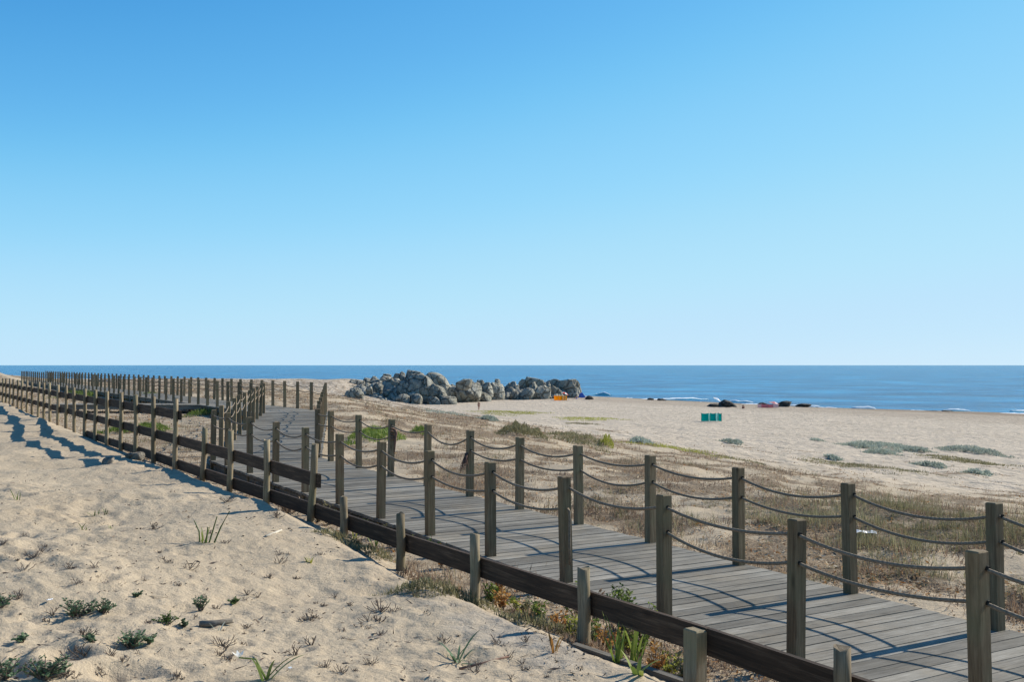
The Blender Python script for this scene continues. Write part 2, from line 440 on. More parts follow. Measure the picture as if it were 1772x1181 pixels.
# ------------------------------------------------------------------ object helpers
def mesh(name, V, F, mat, smooth=False):
    me = bpy.data.meshes.new(name)
    me.from_pydata([tuple(map(float, v)) for v in V], [], [tuple(int(i) for i in f) for f in F])
    me.materials.append(MATS[mat])
    if smooth: me.polygons.foreach_set('use_smooth', [True] * len(me.polygons))
    me.update()
    return me
def tri_mesh(name, V, T, mat, tint=None, smooth=False):
    V = np.ascontiguousarray(V, np.float32); T = np.ascontiguousarray(T, np.int32)
    me = bpy.data.meshes.new(name)
    me.vertices.add(len(V)); me.vertices.foreach_set('co', V.ravel())
    me.loops.add(T.size); me.loops.foreach_set('vertex_index', T.ravel())
    k = T.shape[1]
    me.polygons.add(len(T)); me.polygons.foreach_set('loop_start', np.arange(len(T), dtype=np.int32) * k)
    me.polygons.foreach_set('loop_total', np.full(len(T), k, np.int32))
    if smooth: me.polygons.foreach_set('use_smooth', np.ones(len(T), bool))
    if tint is not None:
        a = me.attributes.new('tint', 'FLOAT', 'POINT'); a.data.foreach_set('value', np.ascontiguousarray(tint, np.float32))
    me.materials.append(MATS[mat]); me.update(calc_edges=True); me.validate()
    return me
def obj(name, me, parent=None, loc=(0, 0, 0), rz=0., rot=None):
    o = bpy.data.objects.new(name, me); COL.objects.link(o)
    o.location = loc; o.rotation_euler = rot if rot else (0, 0, rz)
    if parent: o.parent = parent
    return o
def tag(o, label=None, cat=None, group=None, kind=None):
    if label: o['label'] = label
    if cat: o['category'] = cat
    if group: o['group'] = group
    if kind: o['kind'] = kind
    return o
def empty(name, loc=(0, 0, 0), rz=0.):
    o = obj(name, None, None, loc, rz); o.empty_display_size = .2
    return o

def prism(poly, z0, z1, bev=.003):
    """upright prism over a 2D polygon, its top edge bevelled"""
    n = len(poly); c = np.mean(poly, axis=0); P = np.array(poly)
    ins = c + (P - c) * (1 - bev / np.maximum(np.linalg.norm(P - c, axis=1, keepdims=True), .01) * 1.4)
    V = [(*p, z0) for p in P] + [(*p, z1 - bev) for p in P] + [(*p, z1) for p in ins]
    F = [tuple(range(n))[::-1], tuple(range(2 * n, 3 * n))]
    for r in (0, 1):
        for i in range(n):
            j = (i + 1) % n
            F.append((r * n + i, r * n + j, r * n + n + j, r * n + n + i))
    return V, F
def clip(poly, p, d, keep_right):
    """part of a polygon on one side of the line through p along d"""
    out = []
    def side(q):
        s = (q[0] - p[0]) * d[1] - (q[1] - p[1]) * d[0]
        return s if keep_right else -s
    for i in range(len(poly)):
        a = np.array(poly[i]); b = np.array(poly[(i + 1) % len(poly)])
        sa, sb = side(a), side(b)
        if sa >= 0: out.append(a)
        if (sa >= 0) != (sb >= 0): out.append(a + (b - a) * sa / (sa - sb))
    return out
def box_mesh(name, sx, sy, sz, mat, bev=.004):
    V, F = prism([(-sx / 2, -sy / 2), (sx / 2, -sy / 2), (sx / 2, sy / 2), (-sx / 2, sy / 2)], -sz / 2, sz / 2, bev)
    return mesh(name, V, F, mat)
def tube(pts, r, k=6, twist=0., lobes=0, cap=True):
    """tube along points; r a number or one per point; lobes give a laid rope"""
    pts = [Vector(p) for p in pts]; n = len(pts)
    rr = r if hasattr(r, '__len__') else [r] * n
    V = []; F = []; L = 0
    for i, p in enumerate(pts):
        d = (pts[min(i + 1, n - 1)] - pts[max(i - 1, 0)]).normalized()
        up = Vector((0, 0, 1)) if abs(d.z) < .9 else Vector((1, 0, 0))
        a = d.cross(up).normalized(); b = a.cross(d)
        if i: L += (p - pts[i - 1]).length
        for j in range(k):
            th = 2 * math.pi * j / k
            q = rr[i] * (1 + (.16 * math.cos(lobes * th + twist * L) if lobes else 0))
            V.append(p + a * (math.cos(th) * q) + b * (math.sin(th) * q))
        if i:
            for j in range(k):
                F.append(((i - 1) * k + j, (i - 1) * k + (j + 1) % k, i * k + (j + 1) % k, i * k + j))
    if cap:
        F.append(tuple(range(k))[::-1]); F.append(tuple(range((n - 1) * k, n * k)))
    return V, F
def join(parts):
    V = []; F = []
    for v, f in parts:
        o = len(V); V += list(v); F += [tuple(i + o for i in q) for q in f]
    return V, F

# ================================================================== THE SETTING
# ------------------------------------------------------------------ ground
th = np.radians(np.concatenate([np.arange(-180, -38, 6.), np.arange(-38, 38, .17), np.arange(38, 181, 6.)]))
rr = np.concatenate([[.05, .6, 1.1], np.geomspace(1.6, 60, 620), np.geomspace(60.4, 700, 300)])
R_, T_ = np.meshgrid(rr, th, indexing='ij')
gx = (R_ * np.sin(T_)); gy_ = (R_ * np.cos(T_))
gz = height(gx.ravel(), gy_.ravel()).reshape(gx.shape)
nr, nc = gx.shape
idx = np.arange(nr * nc).reshape(nr, nc)
Q = np.stack([idx[:-1, :-1], idx[:-1, 1:], idx[1:, 1:], idx[1:, :-1]], -1).reshape(-1, 4)[:, ::-1]
GV = np.stack([gx.ravel(), gy_.ravel(), gz.ravel()], 1)
gme = tri_mesh('ground', GV, Q, 'dune_sand', None, True)
gt, gv = tv(GV[:, 0], GV[:, 1])
def scrub_mask(t, v, x, y):
    wv = walk_v(t)
    edge = sstep(1.02, 1.7, v - wv)
    n = fbm(x / 6.5, y / 6.5, 70, 4)
    n2 = fbm(x / 1.7, y / 1.7, 75, 3)
    lim = 23 + 8 * n + np.interp(t, [0, 40, 130, 200], [0, 8, 34, 44])
    dense = sstep(lim + 6, lim - 5, v) * (np.interp(t, [3, 12, 40, 70], [.84, .60, .6, .8]) + .6 * n + 1.4 * n2)
    far = sstep(84, 60, v) * sstep(.1, .55, n + .35 * n2) * .7
    strip = sstep(VF, VF + .3, v) * sstep(wv - .95, wv - 1.1, v) * .5
    between = np.where((t > 12) & (v > VF + .1) & (v < wv - 1.0), .55 + .4 * n2, 0)
    far = np.maximum(far, .75 * sstep(195, 215, y) * sstep(-12, -22, x) * (.7 + .6 * n2))
    return np.clip(np.maximum(np.maximum(dense, far) * edge, np.maximum(strip, between)), 0, 1)
def gattr(name, val):
    a = gme.attributes.new(name, 'FLOAT', 'POINT'); a.data.foreach_set('value', np.ascontiguousarray(val, np.float32))
gattr('scrub', scrub_mask(gt, gv, GV[:, 0], GV[:, 1]))
shore = 172 + 4 * pn(gt / 30, gt * 0 + 1.7, 90)
gattr('wet', sstep(132, 150, gv + 5 * fbm(gt / 25, gv / 6, 95, 3)) * .35 + .45 * sstep(158, 168, gv + 3 * pn(gt / 14, gv / 5, 96)))
gattr('beach', sstep(16, 40, gv))
gattr('grey_patch', sstep(.95, .35, np.hypot((gt - .6) / 1.3, (gv - VF + .55) / .42) + .6 * fbm(GV[:, 0] / .35, GV[:, 1] / .35, 98, 3)) * .55)  # irregular greyer patch in the sand colour, landward of the fence
ground = obj('ground', gme); tag(ground, kind='structure')

# ------------------------------------------------------------------ sea
th = np.radians(np.concatenate([np.arange(-180, -45, 9.), np.arange(-45, 45, 1.), np.arange(45, 181, 9.)]))
rr = np.concatenate([np.geomspace(60, 30000, 90)])
R_, T_ = np.meshgrid(rr, th, indexing='ij')
sx = R_ * np.sin(T_); sy = R_ * np.cos(T_)
idx = np.arange(sx.size).reshape(sx.shape)
Q = np.stack([idx[:-1, :-1], idx[:-1, 1:], idx[1:, 1:], idx[1:, :-1]], -1).reshape(-1, 4)[:, ::-1]
sea = obj('sea', tri_mesh('sea', np.stack([sx.ravel(), sy.ravel(), np.full(sx.size, SEA_Z)], 1), Q, 'sea_water', None, True))
tag(sea, kind='structure')

def wave(p0, p1, h, wid, foam_w, seed, foam_h=.12):
    """a low swell line with broken white water along its crest, parallel to the shore"""
    p0 = np.array(p0); p1 = np.array(p1); L = np.linalg.norm(p1 - p0); n = max(14, int(L / .9))
    d = (p1 - p0) / L; nn = np.array([d[1], -d[0]])
    if nn[1] > 0: nn = -nn            # towards the beach
    parts = []
    for kind, ww, hh0 in (('swell_water', wid, h), ('foam', foam_w, h + foam_h)):
        V = []; F = []; m = 9
        for i in range(n + 1):
            s = i / n; e = math.sin(math.pi * s) ** .45
            w = ww * e * (.6 + .8 * abs(float(pn(s * L / 5, seed, 3)))) ; hh = hh0 * e * (.7 + .5 * float(pn(s * L / 3.5, seed + 5, 4)))
            wob = 1.4 * float(pn(s * L / 9, seed + 9, 5))
            for j in range(m):
                q = j / (m - 1) - .5
                prof = max(0, math.cos(q * math.pi)) ** 1.4
                b = p0 + d * (s * L) + nn * (q * w + wob)
                z = SEA_Z + .015 + hh * prof + (.10 * float(pn(b[0] * 1.3, b[1] * 1.3, seed)) * prof if kind == 'foam' else 0)
                if kind == 'foam' and q < -.32: z -= .25
                V.append((b[0], b[1], z))
        for i in range(n):
            for j in range(m - 1):
                F.append((i * m + j, i * m + j + 1, (i + 1) * m + j + 1, (i + 1) * m + j))
        parts.append((kind, V, F))
    k, V, F = parts[0]; o = obj('breaking_wave', mesh('breaking_wave', V, F, k, True)); tag(o, kind='structure')
    k, V, F = parts[1]; obj('foam', mesh('foam', V, F, k, True), o)
def sea_pt(px, py):
    d = ray(px, py); s = (SEA_Z - CAMZ) / d.z
    return (d.x * s, s)
for i, (a, b, h, w, fw, fh) in enumerate([
        ((1028, 684), (1058, 685), 1.0, 7, 2.6, .2), ((1060, 690), (1100, 690.5), .15, 4, 3, .1), ((1082, 692.5), (1170, 692), .2, 5, 4, .15),
        ((1140, 693), (1225, 692), .55, 6, 3.4, .2), ((1185, 696.5), (1215, 697), .1, 3, 2, .1), ((1255, 696), (1305, 697), .4, 5, 3, .2),
        ((1280, 700), (1325, 701), .15, 4, 3, .15), ((1362, 702), (1420, 704), .2, 4, 3, .2), ((1470, 708), (1516, 708.5), .5, 5, 2.6, .35),
        ((1630, 711), (1680, 712), .35, 5, 2.4, .2), ((1722, 717), (1800, 719), .25, 5, 3, .15), ((1745, 712.5), (1800, 713), .3, 5, 2, .15),
        ((1560, 711), (1610, 712), .1, 3, 1.6, .1), ((1400, 706), (1460, 707.5), .1, 3, 2, .1)]):
    wave(sea_pt(*a), sea_pt(*b), h, w, fw, 11 + i * 7, fh)

# ------------------------------------------------------------------ boardwalk
walk = empty('boardwalk', (*A0, 0)); tag(walk, kind='structure')
def child(o, par):
    """parent without moving"""
    o.parent = par; o.matrix_parent_inverse = Matrix.Translation(-Vector(par.location))
    return o
PITCHB = BAY / 9; PW = PITCHB - .009; TH = .038
bend1 = (A11, (B11 - A11)); bend2 = (CE, (DE - CE))
variants = {}
count = 0
rest = []
def strip_planks(P, D, half_l, half_r, s0, s1, clips, shared_key):
    """planks across a strip through P along D; half_l / half_r reach to its edges"""
    global count
    M = np.array([D[1], -D[0]])
    ang = math.atan2(M[1], M[0])
    k0 = int(math.floor(s0 / PITCHB)); k1 = int(math.ceil(s1 / PITCHB))
    for k in range(k0, k1):
        c = P + D * (k * PITCHB)
        e0 = half_l + random.uniform(-.012, .012); e1 = half_r + random.uniform(-.012, .012)
        poly = [c + M * -e0 - D * PW / 2, c + M * e1 - D * PW / 2, c + M * e1 + D * PW / 2, c + M * -e0 + D * PW / 2]
        n0 = [np.array(q) for q in poly]; touched = False
        for (p, d, kr) in clips:
            q2 = clip(poly, p, d, kr)
            if len(q2) != len(poly) or any(np.abs(a - b).max() > 1e-9 for a, b in zip(q2, poly)): touched = True
            poly = q2
            if len(poly) < 3: break
        if len(poly) < 3: continue
        cc = np.mean(poly, axis=0)
        if np.linalg.norm(np.max(poly, axis=0) - np.min(poly, axis=0)) < .15: continue
        t, v = tv(cc[0], cc[1])
        z = float(deck_z(t)) + random.uniform(-.002, .002)
        if touched:
            ca, sa = math.cos(-ang), math.sin(-ang)
            loc = [((q - cc)[0] * ca - (q - cc)[1] * sa, (q - cc)[0] * sa + (q - cc)[1] * ca) for q in poly]
            V, F = prism(loc, -TH, 0); me = mesh('plank', V, F, 'deck_board')
        else:
            key = (shared_key, random.randrange(6))
            if key not in variants:
                L = e0 + e1; V, F = prism([(-L / 2, -PW / 2), (L / 2, -PW / 2), (L / 2, PW / 2), (-L / 2, PW / 2)], -TH, 0)
                variants[key] = mesh('plank', V, F, 'deck_board')
            me = variants[key]
        if count < 300:
            o = obj('plank', me, None, (cc[0], cc[1], z), ang + (random.uniform(-.0025, .0025) if not touched else 0)); child(o, walk)
        else:
            ca, sa = math.cos(ang), math.sin(ang)
            rest.append(([(cc[0] + q.co.x * ca - q.co.y * sa, cc[1] + q.co.x * sa + q.co.y * ca, z + q.co.z) for q in me.vertices], [tuple(p.vertices) for p in me.polygons]))
        count += 1
WV_ = float(np.dot(B0 - A0, NV))
strip_planks(A0, AV, .075, WV_ + .085, -5.2, 17.5, [(bend1[0], bend1[1], True)], 'a')
W2 = float(np.dot(B11 - A11, CN))
strip_planks(A11, CV, .075, W2 + .085, -1.5, 17.5, [(bend1[0], bend1[1], False), (bend2[0], bend2[1], True)], 'b')
W3 = float(np.dot(DE - CE, NV))
strip_planks(CE, AV, .075, W3 + .085, -1.5, 82, [(bend2[0], bend2[1], False)], 'c')
# side landing of the far stretch, without ropes
BR = at_depth(371, 702, 42.6); br_dir = np.array([-1.0, .045]); br_dir /= np.linalg.norm(br_dir)
BRM = np.array([br_dir[1], -br_dir[0]])
strip_planks(np.array([BR.x, BR.y]) + br_dir * .1, br_dir, .75, .75, 0, 6.5, [], 'd')
V, F = join(rest); o = obj('far_planks', mesh('far_planks', V, F, 'deck_board')); child(o, walk); tag(o, kind='stuff')
def beam(p, q, w, h, zt, name='joist', mat='old_board', par=walk):
    p = np.array(p, float); q = np.array(q, float); L = np.linalg.norm(q - p); c = (p + q) / 2
    o = obj(name, box_mesh(name, L, w, h, mat), None, (c[0], c[1], zt - h / 2), math.atan2((q - p)[1], (q - p)[0]))
    return child(o, par)
def joists(p, q, M, offs, n):
    for off in offs:
        for i in range(n):
            a = p + (q - p) * (i / n) + M * off; b = p + (q - p) * ((i + 1) / n) + M * off
            ta = tv(*a)[0]; tb = tv(*b)[0]
            beam(a, b - (b - a) / np.linalg.norm(b - a) * .004, .07, .15, float(min(deck_z(ta), deck_z(tb))) - TH - .004)
joists(A0 - AV * 5, A11 - AV * .1, NV, (.02, WV_ / 2, WV_ - .02), 6)
joists(A11, CE, CN, (.02, W2 / 2, W2 - .02), 5)
joists(CE, CE + AV * 80, NV, (.02, W3 - .02), 16)
bs = np.array([BR.x, BR.y]); joists(bs, bs + br_dir * 6.4, BRM, (-.68, .68), 2)
for i in range(40):
    for off in (.02, W3 - .02):
        p = CE + AV * (1 + i * 2.0) + NV * off; g = hz(*p)
        zt = float(deck_z(tv(*p)[0])) - TH - .16
        if zt - g > .05: child(obj('pile', box_mesh('pile', .1, .1, zt - g + .3, 'old_board'), None, (p[0], p[1], (zt + g - .3) / 2)), walk)
for i in range(4):
    for off in (-.68, .68):
        p = bs + br_dir * (.3 + i * 1.9) + BRM * off; g = hz(*p); zt = float(deck_z(tv(*p)[0])) - TH - .16
        child(obj('pile', box_mesh('pile', .1, .1, zt - g + .3, 'old_board'), None, (p[0], p[1], (zt + g - .3) / 2)), walk)

# ------------------------------------------------------------------ rope railings
V, F = prism([(-.046, -.046), (.046, -.046), (.046, .046), (-.046, .046)], -.32, 1.0, .008)
post_mesh = mesh('post', V, F, 'post_timber')
def rope_pts(a, b, sag, n):
    a = Vector(a); b = Vector(b)
    return [a.lerp(b, i / n) + Vector((0, 0, -sag * 4 * (i / n) * (1 - i / n))) for i in range(n + 1)]
def railing(pts, dirs, label, skip=(), fine=12):
    root = empty('rope_railing', (*pts[0], float(deck_z(tv(*pts[0])[0]))))
    tag(root, label, 'railing', 'rope railings of the boardwalk')
    tops = []
    for i, p in enumerate(pts):
        z = float(deck_z(tv(*p)[0])); d = dirs[i]
        o = obj('post', post_mesh, None, (p[0], p[1], z), 0)
        tx, ty = random.gauss(0, .011), random.gauss(0, .011)
        o.rotation_euler = (tx, ty, math.atan2(d[1], d[0]) + random.gauss(0, .03))
        child(o, root)
        tops.append((p[0] + ty * .8, p[1] - tx * .8, z))
    for i in range(len(pts) - 1):
        for k, hgt in enumerate((.9, .7)):
            if (i, k) in skip: continue
            a, b = tops[i], tops[i + 1]
            near = math.hypot(*a[:2]) < 17
            L = math.hypot(a[0] - b[0], a[1] - b[1])
            sag = (.088 + random.uniform(-.022, .03)) * (L / 1.455) ** 2
            if (i, k) in big_sag: sag = .17
            pp = rope_pts((a[0], a[1], a[2] + hgt), (b[0], b[1], b[2] + hgt), sag, 72 if near else fine)
            V, F = tube(pp, .0125, 9 if near else 5, 150., 3 if near else 0, False)
            child(obj('rope', mesh('rope', V, F, 'rope', True)), root) if False else None
            o = obj('rope', mesh('rope', V, F, 'rope', True)); o.matrix_world = Matrix.Identity(4); child(o, root)
    for i in range(len(tops)):
        if math.hypot(*tops[i][:2]) > 20: continue
        for k, hgt in enumerate((.9, .7)):
            for sg in (-1, 1):
                if (i if sg > 0 else i - 1, k) in skip and sg < 0: continue
                a = tops[i]; d = dirs[i]
                V, F = tube([(a[0] + d[0] * .040 * sg, a[1] + d[1] * .040 * sg, a[2] + hgt), (a[0] + d[0] * .0515 * sg, a[1] + d[1] * .0515 * sg, a[2] + hgt - .002)], .017, 10)
                o = obj('rope_hole', mesh('rope_hole', V, F, 'hole')); child(o, root)
    return root, tops
big_sag = {(9, 0)}
pB = [B0 + AV * BAY * i for i in range(-3, 11)] + [B11]
railB, topsB = railing(pB, [AV] * len(pB), 'rope railing along the seaward edge of the straight near stretch of boardwalk', {(10, 1), (11, 1)} if False else {(9, 1), (10, 1)})
big_sag = set()
pA = [A0 + AV * BAY * i for i in range(-2, 11)] + [A11]
railA, topsA = railing(pA, [AV] * len(pA), 'rope railing along the landward edge of the boardwalk, beside the dark plank fence', {(3, 1)})
pC = [A11 + CV * (14.3 * i / 10) for i in range(1, 11)]
pE = [CE + AV * BAY * i for i in range(1, 54)]
railC, _ = railing([A11 + CV * .02] + pC + pE if False else pC + pE, [CV] * len(pC) + [AV] * len(pE), 'rope railing on the landward edge of the boardwalk beyond its bend', (), 8)
pD = [B11 + CV * (14.65 * i / 10) for i in range(1, 11)]
pG = [DE + AV * BAY * i for i in range(1, 54)]
railD, _ = railing(pD + pG, [CV] * len(pD) + [AV] * len(pG), 'rope railing on the seaward edge of the boardwalk beyond its bend', (), 8)
# broken rope hanging down a landward post, and a rope hole left empty
a = topsA[4]
sidev = -NV * .058 - AV * .03
p0 = Vector((a[0] + sidev[0] * .6 - AV[0] * .05, a[1] + sidev[1] * .6 - AV[1] * .05, a[2] + .70))
V, F = tube([p0, p0 + Vector((-AV[0] * .03, -AV[1] * .03, -.02)), p0 + Vector((-AV[0] * .036, -AV[1] * .036, -.1)), p0 + Vector((-AV[0] * .03, -AV[1] * .03, -.3)), p0 + Vector((-AV[0] * .04, -AV[1] * .04, -.52))], .012, 9, 150, 3)
o = obj('rope', mesh('rope', V, F, 'rope', True)); child(o, railA); tag(o, 'broken rope end hanging down the post')
# dry sea-plant tied to one seaward post, a rag wound about another
def tuft_on_post(top, z0, seed, name, label, n, ln, mat, down=True, spread=.5):
    r = np.random.default_rng(seed); parts = []
    for i in range(n):
        s = Vector((top[0] - NV[0] * .06 + r.normal(0, .012), top[1] - NV[1] * .06 + r.normal(0, .012), top[2] + z0))
        dv = Vector((-.55 * spread + r.normal(0, .12), -.25 + r.normal(0, .1), -1)).normalized()
        L = ln * r.uniform(.5, 1)
        parts.append(tube([s, s + dv * L * .5 + Vector((r.normal(0, .015), r.normal(0, .015), 0)), s + dv * L], [.006, .005, .002], 4))
    return join(parts)
tp = topsB[9]
V, F = tuft_on_post(tp, .66, 3, '', '', 16, .36, 'twig', spread=.35)
o = obj('dried_plant', mesh('dried_plant', V, F, 'rag', True)); tag(o, 'bunch of dried brown weed hanging from a rope post', 'dried plant')
tp = topsB[11]
ring = []
for k in range(5):
    zz = .83 - k * .04; w = .066 + .012 * math.sin(k * 2.1)
    ring.append(tube([(tp[0] + w * math.cos(q) * 1.0, tp[1] + w * math.sin(q), tp[2] + zz - .012 * math.sin(q * 1.5 + k)) for q in np.linspace(-1.6, 1.4, 12)], .014, 5))
ring.append(tube([(tp[0] + .075, tp[1] - .02, tp[2] + .82), (tp[0] + .10, tp[1] - .03, tp[2] + .76), (tp[0] + .085, tp[1] - .03, tp[2] + .62), (tp[0] + .075, tp[1] - .025, tp[2] + .42)], [.03, .03, .022, .006], 6))
V, F = join(ring); o = obj('rag', mesh('rag', V, F, 'rag', True)); tag(o, 'brown rag wound round a rope post with its end hanging', 'rag')

# ------------------------------------------------------------------ plank fence
fence = empty('plank_fence', (*xy(-.96, VF), .1)); tag(fence, 'long dark plank fence on round timber posts between sand and boardwalk', 'fence')
LAM = .82                             # fence survey scale
def fz(z): return CAMZ - (CAMZ - z) * LAM
def fx_(t): return LAM * t - .959
ft = [(-2.4, .33, 0), (-.82, .35, 0), (.56, .16, 0), (1.97, .37, 0), (3.89, .39, 0), (5.67, .38, 0), (7.43, .38, 0), (8.75, .98, .06), (10.7, .91, .0), (12.8, .95, .02), (14.7, .9, .05), (16.9, 1.39, .01)]
t = 18.9
while t < 90: ft.append((t + random.uniform(-.08, .08), 1.39 + random.uniform(-.03, .03), random.gauss(0, .012))); t += 2.0
for i, (t, zt, lean) in enumerate(ft):
    t = fx_(t); zt = fz(zt)
    x, y = xy(t, VF); g = hz(x, y, False); h = zt - g + .35
    rad = .043 if i > 3 else .046
    if i == 2:
        V, F = prism([(-.06, -.04), (.06, -.04), (.06, .04), (-.06, .04)], 0, h, .008)
    else:
        V, F = tube([(0.004 * math.sin(k * 2.), 0.004 * math.cos(k * 1.7), h * k / 6) for k in range(7)], [rad * (1.05 - .018 * k) for k in range(7)], 12)
        for q in range(len(V) - 12, len(V)): V[q] = V[q] + Vector((0, 0, .010 * math.sin(q + i)))
    o = obj('post', mesh('post', V, F, 'fence_post_timber', False), None, (x, y, g - .35))
    for pl in o.data.polygons: pl.use_smooth = len(pl.vertices) == 4 and i != 2
    o.rotation_euler = (random.gauss(0, .012), lean, math.atan2(AV[1], AV[0]) if i == 2 else 0)
    child(o, fence)
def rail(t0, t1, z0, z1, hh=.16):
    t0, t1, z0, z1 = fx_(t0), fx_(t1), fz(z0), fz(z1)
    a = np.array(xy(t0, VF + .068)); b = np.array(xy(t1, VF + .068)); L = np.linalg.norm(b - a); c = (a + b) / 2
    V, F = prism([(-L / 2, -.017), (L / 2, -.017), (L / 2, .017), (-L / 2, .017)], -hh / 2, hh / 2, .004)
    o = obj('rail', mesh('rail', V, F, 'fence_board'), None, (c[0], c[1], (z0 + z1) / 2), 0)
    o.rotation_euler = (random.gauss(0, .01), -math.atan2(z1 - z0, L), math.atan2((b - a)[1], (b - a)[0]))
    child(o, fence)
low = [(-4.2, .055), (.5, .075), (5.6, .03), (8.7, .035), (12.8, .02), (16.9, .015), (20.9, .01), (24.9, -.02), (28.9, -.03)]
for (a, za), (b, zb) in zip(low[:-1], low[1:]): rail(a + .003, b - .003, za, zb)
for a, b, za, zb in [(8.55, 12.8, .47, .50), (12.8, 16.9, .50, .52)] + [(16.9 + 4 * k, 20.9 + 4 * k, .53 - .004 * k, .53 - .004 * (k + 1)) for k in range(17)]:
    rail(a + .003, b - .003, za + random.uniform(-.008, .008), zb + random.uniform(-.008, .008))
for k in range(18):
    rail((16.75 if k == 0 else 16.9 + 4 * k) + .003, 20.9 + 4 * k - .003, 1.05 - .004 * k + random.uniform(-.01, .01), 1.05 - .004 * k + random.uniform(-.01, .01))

# ================================================================== ROCKS
ico = {}
def ico_dirs(sub):
    if sub not in ico:
        bm = bmesh.new(); bmesh.ops.create_icosphere(bm, subdivisions=sub, radius=1)
        ico[sub] = (np.array([v.co[:] for v in bm.verts]), np.array([[v.index for v in f.verts] for f in bm.faces])); bm.free()
    return ico[sub]
def rock_mesh(name, size, seed, sub=4, mat='rock_grey', sharp=40, planes=15):
    D, T = ico_dirs(sub); r = np.random.default_rng(seed)
    P = r.normal(size=(planes, 3)); P /= np.linalg.norm(P, axis=1, keepdims=True)
    hh = r.uniform(.5, 1.0, planes)
    k = np.maximum(D @ P.T, .05) / hh
    rad = 1 / (np.sum(k ** sharp, axis=1) ** (1 / sharp))
    n = .05 * pn(D[:, 0] * 2.2 + seed, D[:, 1] * 2.2 + D[:, 2] * 1.7, seed) + .03 * pn(D[:, 0] * 6 + D[:, 2] * 5, D[:, 1] * 6 - D[:, 2] * 4 + seed, seed + 3)
    gro = pn(D[:, 0] * 2.5 + D[:, 1], D[:, 2] * 1.1 + seed, seed + 8)
    n = n - .16 * np.exp(-(gro / .06) ** 2) - .10 * np.exp(-(pn(D[:, 0] * 1.8 - seed, D[:, 1] * 2 + D[:, 2] * 2.4, seed + 12) / .05) ** 2)
    V = D * np.clip(rad * (1 + n), .3, 1.15)[:, None]
    ext = V.max(0) - V.min(0); V = (V - (V.max(0) + V.min(0)) / 2) / ext
    V = np.sign(V) * np.abs(2 * V) ** .82 / 2
    V = V * np.array(size)
    return tri_mesh(name, V, T, mat, None, False)
def boulder(x0, x1, ytop, ybot, D, seed, label, cat='boulder', group=None, sub=4, mat='rock_grey', deep=.9, name='boulder', rot=None, sharp=26):
    a = at_depth((x0 + x1) / 2, ytop, D); w = (x1 - x0) * D / FPX; b = at_depth((x0 + x1) / 2, ybot, D)
    h = (a.z - b.z) * 1.45; w *= 1.28
    o = obj(name, rock_mesh(name, (w, w * deep, h), seed, sub, mat, sharp), None, (a.x, a.y, a.z - h / 2), 0)
    tag(o, label, cat, group)
    return o
big = [
    (694, 745, 647, 699, 234, 'tall cracked grey rock face at the middle of the headland outcrop', 5),
    (703, 730, 640, 660, 237, 'flat grey capstone resting on top of the tallest outcrop rock', 6),
    (729, 775, 644, 694, 238, 'sloping grey shoulder rock on the seaward side of the highest outcrop', 7),
    (742, 772, 664, 699, 232, 'smooth rounded grey rock at the foot of the highest outcrop', 8),
    (769, 826, 661, 699, 246, 'broad domed grey rock between the high outcrop and the boulder chain', 9),
    (968, 1003, 656, 692, 274, 'large grey boulder ending the chain beside the water', 10)]
for x0, x1, a, b, D, lab, s in big:
    boulder(x0, x1, a, b, D, s, lab, 'rock', 'large rocks of the headland outcrop', 5, 'rock_grey', .8, 'rock', sharp=30)
# the ledge of bedrock the boulders are heaped on
kx = [578, 600, 625, 645, 660, 690, 705, 730, 748, 773, 790, 815, 840, 860, 880, 900, 930, 950, 970, 988, 1000, 1008]
ky = [680, 668, 661, 659, 656, 651, 647, 648, 653, 664, 667, 668, 670, 670, 669, 667, 665, 667, 667, 667, 676, 690]
kd = [246, 246, 246, 246, 246, 245, 245, 246, 248, 254, 256, 258, 268, 274, 276, 276, 276, 277, 279, 281, 283, 284]
nu, nw = 260, 44
LV = []
for i in range(nu):
    px = 578 + 430 * i / (nu - 1); D = float(np.interp(px, kx, kd)); zt = at_depth(px, float(np.interp(px, kx, ky)), D).z
    for j in range(nw):
        q = j / (nw - 1) * 2 - 1; Y = D + q * 11; X = (px - CX) / FPX * Y
        LV.append((X, Y, zt, q))
LV = np.array(LV); cell = np.full(len(LV), 9.); hid = np.zeros(len(LV)); cell2 = np.full(len(LV), 9.)
for cs, store in ((2.6, 0), (1.1, 1)):
    gxi = np.floor(LV[:, 0] / cs).astype(np.int64); gyi = np.floor(LV[:, 1] / cs).astype(np.int64)
    for dx in (-1, 0, 1):
        for dy in (-1, 0, 1):
            a_, b_ = gxi + dx, gyi + dy
            dd = np.hypot(LV[:, 0] - (a_ + hsh(a_, b_, 5 + store)) * cs, LV[:, 1] - (b_ + hsh(a_, b_, 6 + store)) * cs) / cs
            if store == 0:
                nearer = dd < cell; hid = np.where(nearer, hsh(a_, b_, 9), hid); cell = np.minimum(cell, dd)
            else: cell2 = np.minimum(cell2, dd)
gz0 = height(LV[:, 0], LV[:, 1], False)
env = np.clip(1 - np.abs(LV[:, 3] + .12 * pn(LV[:, 0] / 3, LV[:, 1] / 3, 79)) ** 3.2, 0, 1) ** .6
hh_ = np.maximum(LV[:, 2] - gz0, .3) * env * (.80 + .32 * hid) * (1.08 - .42 * cell ** 1.6) - .8 * cell2 ** 1.5 + .3 * pn(LV[:, 0] / .8, LV[:, 1] / .8, 77) - .35
idx = np.arange(nu * nw).reshape(nu, nw)
Q = np.stack([idx[:-1, :-1], idx[1:, :-1], idx[1:, 1:], idx[:-1, 1:]], -1).reshape(-1, 4)
o = obj('rock_outcrop', tri_mesh('rock_outcrop', np.stack([LV[:, 0], LV[:, 1], gz0 + hh_], 1), Q, 'rock_grey', None, False))
